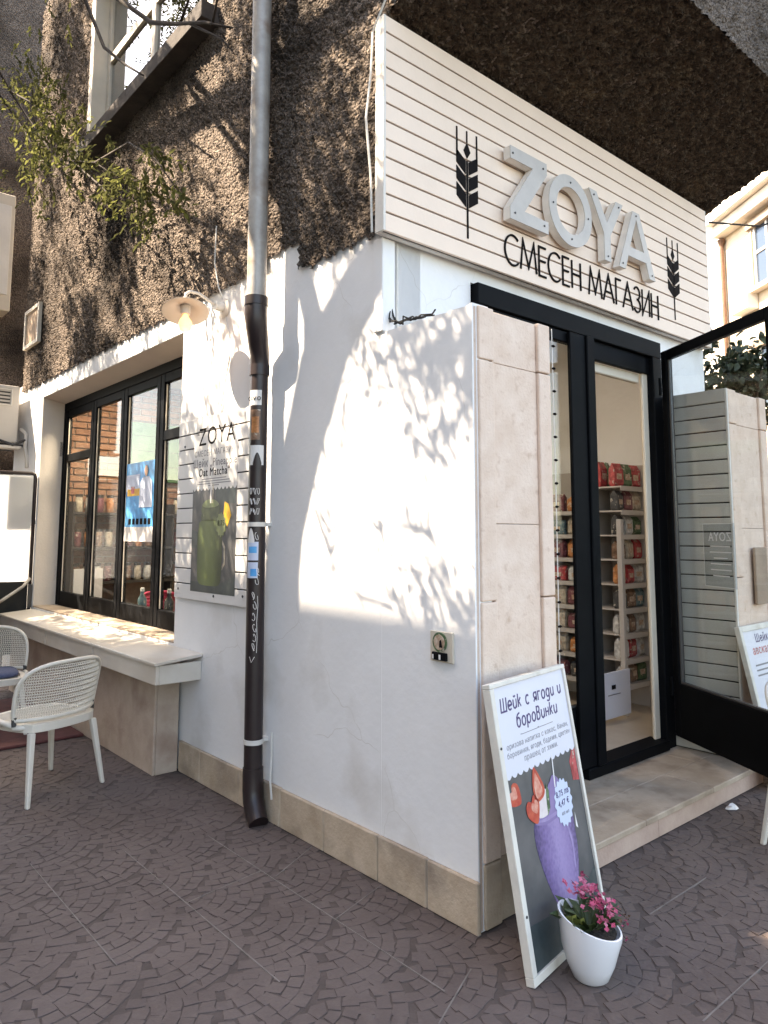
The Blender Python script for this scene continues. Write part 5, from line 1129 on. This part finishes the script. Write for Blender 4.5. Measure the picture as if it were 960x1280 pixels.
# =================================================================== ADDED BUILDINGS ACROSS THE STREET (unseen, roof heights shaped to shade pavement and wall)
def far_block(name, label, y0, y1, h):
    t = thing(name, label, 'building', (-8.5, (y0+y1)/2, 0))
    box('wall', 'facade_far', t, -10, -7, y0, y1, 0, h-.25); box('cornice', 'pale_stone', t, -10.1, -6.995, y0+.001, y1-.001, h-.249, h)
    z = 1.0
    while z < h-2:
        y = y0+1.0
        while y < y1-1.2:
            f_ = box('window', 'white_trim', t, -7.05, -6.94, y, y+1.1, z, z+1.7); box('pane', 'pane_blue', f_, -6.939, -6.93, y+.1, y+1.0, z+.1, z+1.6); y += 2.1
        z += 3.0
far_block('shade_building', 'added unseen tall building across the street, shading the pavement and lower wall', -4, 8.72, 12.08)
far_block('shade_building', 'added unseen lower building across the street, roof set so sun reaches the bench', 8.73, 16, 11.28)

# =================================================================== STREET TREE
TR = thing('street_tree', 'leafy street tree with branches hanging in at the upper left', 'tree', (-2.0, 3.1, 0))
def back(Yw, Zw, t=4.065):            # the point of the tree whose shadow falls at (0,Yw,Zw) on the long wall
    return Vector((0, Yw, Zw)) - SUN*t
trunk = [Vector((-2.02, 3.25, 0)), Vector((-2.03, 3.22, 1.2)), Vector((-2.0, 3.16, 2.6)), Vector((-2.0, 3.12, 3.7)), back(1.43, 1.15), back(1.36, 1.62), back(1.24, 1.95), back(1.11, 2.30)]
shade_auto(mk('trunk', MB().tube(trunk, [.19, .16, .145, .135, .125, .12, .118, .125], 14), 'bark', TR), 60)
def limb(pts, rs, n=10): return shade_auto(mk('limb', MB().tube(pts, rs, n), 'bark', TR), 60)
fork = back(1.11, 2.30)
limb([fork-Vector((0, 0, .08)), back(.95, 2.52), back(.78, 2.68), back(.55, 2.84), back(.25, 3.0), back(-.2, 3.4, 4.3), back(-.8, 4.2, 4.8)], [.12, .105, .10, .09, .08, .06, .03])
limb([fork-Vector((0, 0, .10)), back(1.14, 2.62), back(1.30, 3.05), back(1.45, 3.6), back(1.50, 4.15)], [.10, .085, .082, .08, .09])
limb([back(1.50, 4.10), back(1.2, 4.19), back(.85, 4.22), back(.5, 4.24), back(.1, 4.35), back(-.4, 4.6)], [.09, .085, .08, .075, .06, .03])
limb([back(1.50, 4.12), back(2.1, 4.32), back(2.7, 4.42), back(3.3, 4.55), back(4.2, 4.9), back(5.2, 5.4)], [.085, .08, .075, .07, .05, .03])
limb([back(1.50, 4.15), back(1.7, 4.8), back(1.6, 5.6), back(1.9, 6.6)], [.08, .07, .055, .03])
def twig(pts, r0, r1=None, n=6):
    r1 = r1 or r0*.4; return mk('branch', MB().tube(pts, list(np.linspace(r0, r1, len(pts))), n), 'twig', TR, smooth=True)
for pl in (((1.05, 2.0), (.98, 1.72), (1.0, 1.5), (.9, 1.2)), ((1.1, 1.62), (.95, 1.35), (.75, 1.22), (.55, 1.20)), ((1.12, 1.75), (.86, 1.45), (.72, 1.18)), ((1.0, 1.95), (.8, 1.82), (.5, 1.8)), ((.9, 2.45), (.6, 2.2), (.3, 2.1), (.05, 2.0)), ((.5, 1.55), (.3, 1.5), (.1, 1.35))):
    twig([back(a, b, 3.9) for a, b in pl], .012, .005)
# branches that hang into the picture, close to the wall
vb = [[(-1.9, 3.1, 6.5), (-1.1, 3.7, 6.6), (-.5, 3.9, 6.1), (-.40, 3.41, 5.23), (-.40, 2.95, 4.85), (-.40, 2.60, 4.59)],
      [(-1.9, 3.0, 6.3), (-1.0, 3.5, 6.2), (-.42, 3.11, 5.45), (-.40, 2.5, 4.92), (-.40, 2.11, 4.69), (-.40, 1.72, 4.48), (-.40, 1.38, 4.255)],
      [(-.40, 1.62, 4.40), (-.42, 1.5, 4.55), (-.42, 1.44, 4.8)], [(-.40, 2.05, 4.66), (-.38, 1.9, 4.85), (-.36, 1.85, 5.1)], [(-.40, 1.9, 4.57), (-.33, 1.62, 4.35), (-.31, 1.5, 4.2)],
      [(-1.9, 3.4, 6.2), (-1.2, 5.0, 6.3), (-.6, 5.4, 5.75), (-.40, 4.5, 4.76), (-.38, 3.55, 4.36), (-.36, 3.0, 4.0)], [(-.40, 4.1, 4.6), (-.36, 3.4, 4.1), (-.33, 3.0, 3.75)], [(-.38, 3.55, 4.36), (-.37, 2.9, 4.25), (-.36, 2.45, 3.95), (-.35, 2.1, 3.6)],
      [(-.9, 5.6, 6.0), (-.5, 6.2, 6.1), (-.35, 5.8, 5.6), (-.36, 5.0, 4.9)], [(-.6, 5.4, 5.75), (-.45, 5.2, 5.6), (-.40, 4.9, 5.35), (-.42, 4.5, 5.2)]]
for i, p in enumerate(vb): twig(p, .026 if i < 2 else (.016 if i in (5, 8) else .009), .006 if i < 2 else .003)
# leaves
LV = []; LF = []
def add_leaves(P, D, Up, L, Wd):
    """arrays of leaf origins, directions, up vectors, lengths, widths -> folded six-sided leaves"""
    D = D/np.linalg.norm(D, axis=1, keepdims=True); Sd = np.cross(D, Up); Sd /= np.linalg.norm(Sd, axis=1, keepdims=True)+1e-9; N = np.cross(Sd, D)
    L = L[:, None]; Wd = Wd[:, None]
    pts = np.stack([P, P+D*L*.35+Sd*Wd*.5+N*Wd*.15, P+D*L*.72+Sd*Wd*.36+N*Wd*.1, P+D*L-N*L*.12, P+D*L*.72-Sd*Wd*.36+N*Wd*.1, P+D*L*.35-Sd*Wd*.5+N*Wd*.15], 1)
    n = len(P); idx = np.arange(n)[:, None]*6
    f = np.concatenate([idx+np.array([[0, 1, 2, 3]]), idx+np.array([[0, 3, 4, 5]])], 0)
    return pts.reshape(-1, 3), f
rng = np.random.default_rng(5)
def density(Y, Z):
    """how thickly the crown screens the sun from the wall point (Y,Z): sprays per square metre"""
    d = np.zeros_like(Y)
    st = Z > 2.98
    cl = np.sin(Y*2.3+Z*1.1+.6)+np.sin(Y*4.9-Z*3.1+1)+.8*np.sin(Y*1.2-Z*2.2+2.4)+.6*np.sin(Y*8.3+Z*5.7)
    d = np.where(st, np.clip(7+17*cl, .3, 34), d)
    d = np.where(st & (Y < 1.9) & (Z < 4.1), np.clip(12+12*cl, 1.5, 26), d)
    band = (Z <= 2.98) & (Z > 1.1) & (Y > 1.6) & (Y < 5.6); d = np.where(band, np.clip(13+11*cl, 3, 28), d)
    d = np.where((Z <= 1.95) & (Z > 1.05) & (Y > 1.72) & (Y < 2.75), 24+6*cl, d)
    d = np.where((Z <= 1.1) & (Z > .15) & (Y > 2.0) & (Y < 5.5), np.clip(17+9*cl, 8, 30), d)
    d = np.where((Z <= 2.98) & (Z > 2.12) & (Y > 1.62) & (Y < 2.12), 2.0, d)
    up = (Y < .95) & (Y > -.3) & (Z < 2.5) & (Z > 1.95); d = np.where(up, np.clip(60*(1.0-Y)/1.0*(Z-1.8)/.6, 0, 55), d)
    d = np.where((Y < .55) & (Y > -.3) & (Z <= 1.72) & (Z > 1.10), 26.0*np.clip((1.78-Z-.35*np.abs(Y-.2))/.4, .0, 1), d)
    d = np.where((Y > .95) & (Y < 1.25) & (Z < 1.75) & (Z > 1.2), 4, d)
    d = np.where((Y > 5.45) & (Y < 6.2) & (Z < 2.3), 0, d)
    return np.clip(d, 0, 60)
N = 160000
Yw = rng.uniform(-.4, 7.4, N); Zw = rng.uniform(.2, 7.6, N); area = 7.8*7.4
keep = rng.uniform(0, 1, N) < density(Yw, Zw)*area/N*2.1*np.where(((Zw > 2.98) | (Yw > 1.55)), 4.0, 3.6)
Yw, Zw = Yw[keep], Zw[keep]; tt = rng.uniform(3.2, 5.2, len(Yw)); tt += np.clip(Zw-4, 0, 3)*rng.uniform(-.35, .5, len(Yw))
low = (Zw < 2.6) & (Yw < 1.3);  tt = np.where(low, rng.uniform(3.0, 3.8, len(Yw)), tt)
C0 = np.stack([0*Yw, Yw, Zw], 1) - np.array(SUN)[None]*tt[:, None]
ok = []
for c in C0:
    p = proj(c); ok.append(not (-40 < p[0] < 1000 and -60 < p[1] < 1300))
C0 = C0[np.array(ok)]
Ps, Ds, Us, Ls, Ws = [], [], [], [], []
for c in C0:                          # a drooping pinnate spray of leaflets
    d = rng.normal(0, 1, 3); d[2] -= .9; d /= np.linalg.norm(d); ln = rng.uniform(.14, .26); s = np.cross(d, [0, 0, 1.]); s /= np.linalg.norm(s)+1e-9; n = rng.integers(6, 10)
    for k in range(n):
        q = c + d*ln*(k/n) + rng.normal(0, .006, 3); sg = 1 if k % 2 else -1
        Ps.append(q); Ds.append(d*.75+s*sg*.8+rng.normal(0, .25, 3)); Us.append(rng.normal(0, .5, 3)+np.array([0, 0, 1.])); Ls.append(rng.uniform(.055, .09)); Ws.append(rng.uniform(.020, .032))

V, Fq = add_leaves(np.array(Ps), np.array(Ds), np.array(Us), np.array(Ls), np.array(Ws))
npmesh('crown', V, Fq, 'leaf_tree', TR)
# foliage that shows in the picture: sprays along the hanging branches
Ps, Ds, Us, Ls, Ws = [], [], [], [], []
Py, Dy, Uy, Ly, Wy = [], [], [], [], []
def spray(c, n, ln, big=1.):
    d = rng.normal(0, .8, 3); d[2] -= 1.1; d /= np.linalg.norm(d); s = np.cross(d, [1., .2, 0]); s /= np.linalg.norm(s)+1e-9
    yl = rng.uniform() < .3
    for k in range(n):
        q = c + d*ln*(k/n); sg = 1 if k % 2 else -1
        (Py if yl else Ps).append(q); (Dy if yl else Ds).append(d*.9+s*sg*.6+rng.normal(0, .3, 3)); (Uy if yl else Us).append(rng.normal(0, .6, 3)+np.array([-.5, 0, .8])); (Ly if yl else Ls).append(rng.uniform(.036, .068)*big); (Wy if yl else Ws).append(rng.uniform(.016, .030)*big)
clumps = [((-.36, 2.75, 3.92), .15, 22), ((-.36, 2.45, 3.85), .14, 18), ((-.36, 3.05, 4.05), .12, 14), ((-.36, 2.6, 3.65), .11, 14), ((-.35, 2.2, 3.6), .09, 6), ((-.37, 3.3, 4.25), .16, 9),
          ((-.40, 4.0, 4.75), .22, 26), ((-.42, 4.5, 5.0), .26, 44), ((-.42, 5.0, 5.4), .30, 56), ((-.45, 5.5, 5.9), .36, 50), ((-.40, 3.75, 4.4), .16, 12), ((-.45, 4.9, 4.9), .2, 26)]
for c, sp, n in clumps:
    for k in range(n): spray(np.array(c)+rng.normal(0, 1, 3)*np.array([.06, sp, sp*.8]), rng.integers(6, 10), rng.uniform(.12, .22))
V, Fq = add_leaves(np.array(Ps), np.array(Ds), np.array(Us), np.array(Ls), np.array(Ws)); npmesh('hanging_foliage', V, Fq, 'leaf_tree', TR)
V, Fq = add_leaves(np.array(Py), np.array(Dy), np.array(Uy), np.array(Ly), np.array(Wy)); npmesh('young_foliage', V, Fq, 'leaf_tree_young', TR)

# small dark tree behind the right wing
BU = thing('small_tree', 'dark green small tree behind the right stone pier', 'tree', (5.2, 1.05, 0))
mk('trunk', MB().tube([(5.2, 1.05, 0), (5.22, 1.08, 1.4), (5.18, 1.0, 2.6), (5.2, 1.05, 3.1)], [.07, .06, .05, .02], 8), 'bark', BU, smooth=True)
for a in range(5): mk('limb', MB().tube([(5.2, 1.05, 2.3+.12*a), (5.2+.35*math.cos(a*1.3), 1.05+.35*math.sin(a*1.3), 2.75+.1*a)], [.03, .012], 6), 'bark', BU)
Ps = []; 
for (cx, cy, cz, r_, n) in ((5.0, 1.25, 2.95, .38, 420), (5.1, .85, 2.9, .38, 420), (5.15, .45, 2.85, .42, 420), (5.4, 1.5, 2.9, .4, 300), (5.0, 1.35, 3.45, .13, 60), (5.1, 1.0, 3.2, .25, 160), (5.2, .1, 2.9, .4, 300), (5.6, .9, 3.0, .4, 200)):
    v = rng.normal(0, 1, (n, 3)); v /= np.linalg.norm(v, axis=1, keepdims=True); Ps.append(np.array([cx, cy, cz])+v*r_*rng.uniform(.35, 1.05, (n, 1)))
Ps = np.concatenate(Ps); n = len(Ps)
V, Fq = add_leaves(Ps, rng.normal(0, 1, (n, 3))+np.array([0, 0, -.4]), rng.normal(0, .6, (n, 3))+np.array([0, 0, 1.]), rng.uniform(.07, .12, n), rng.uniform(.04, .065, n)); npmesh('crown', V, Fq, 'leaf_bush', BU)
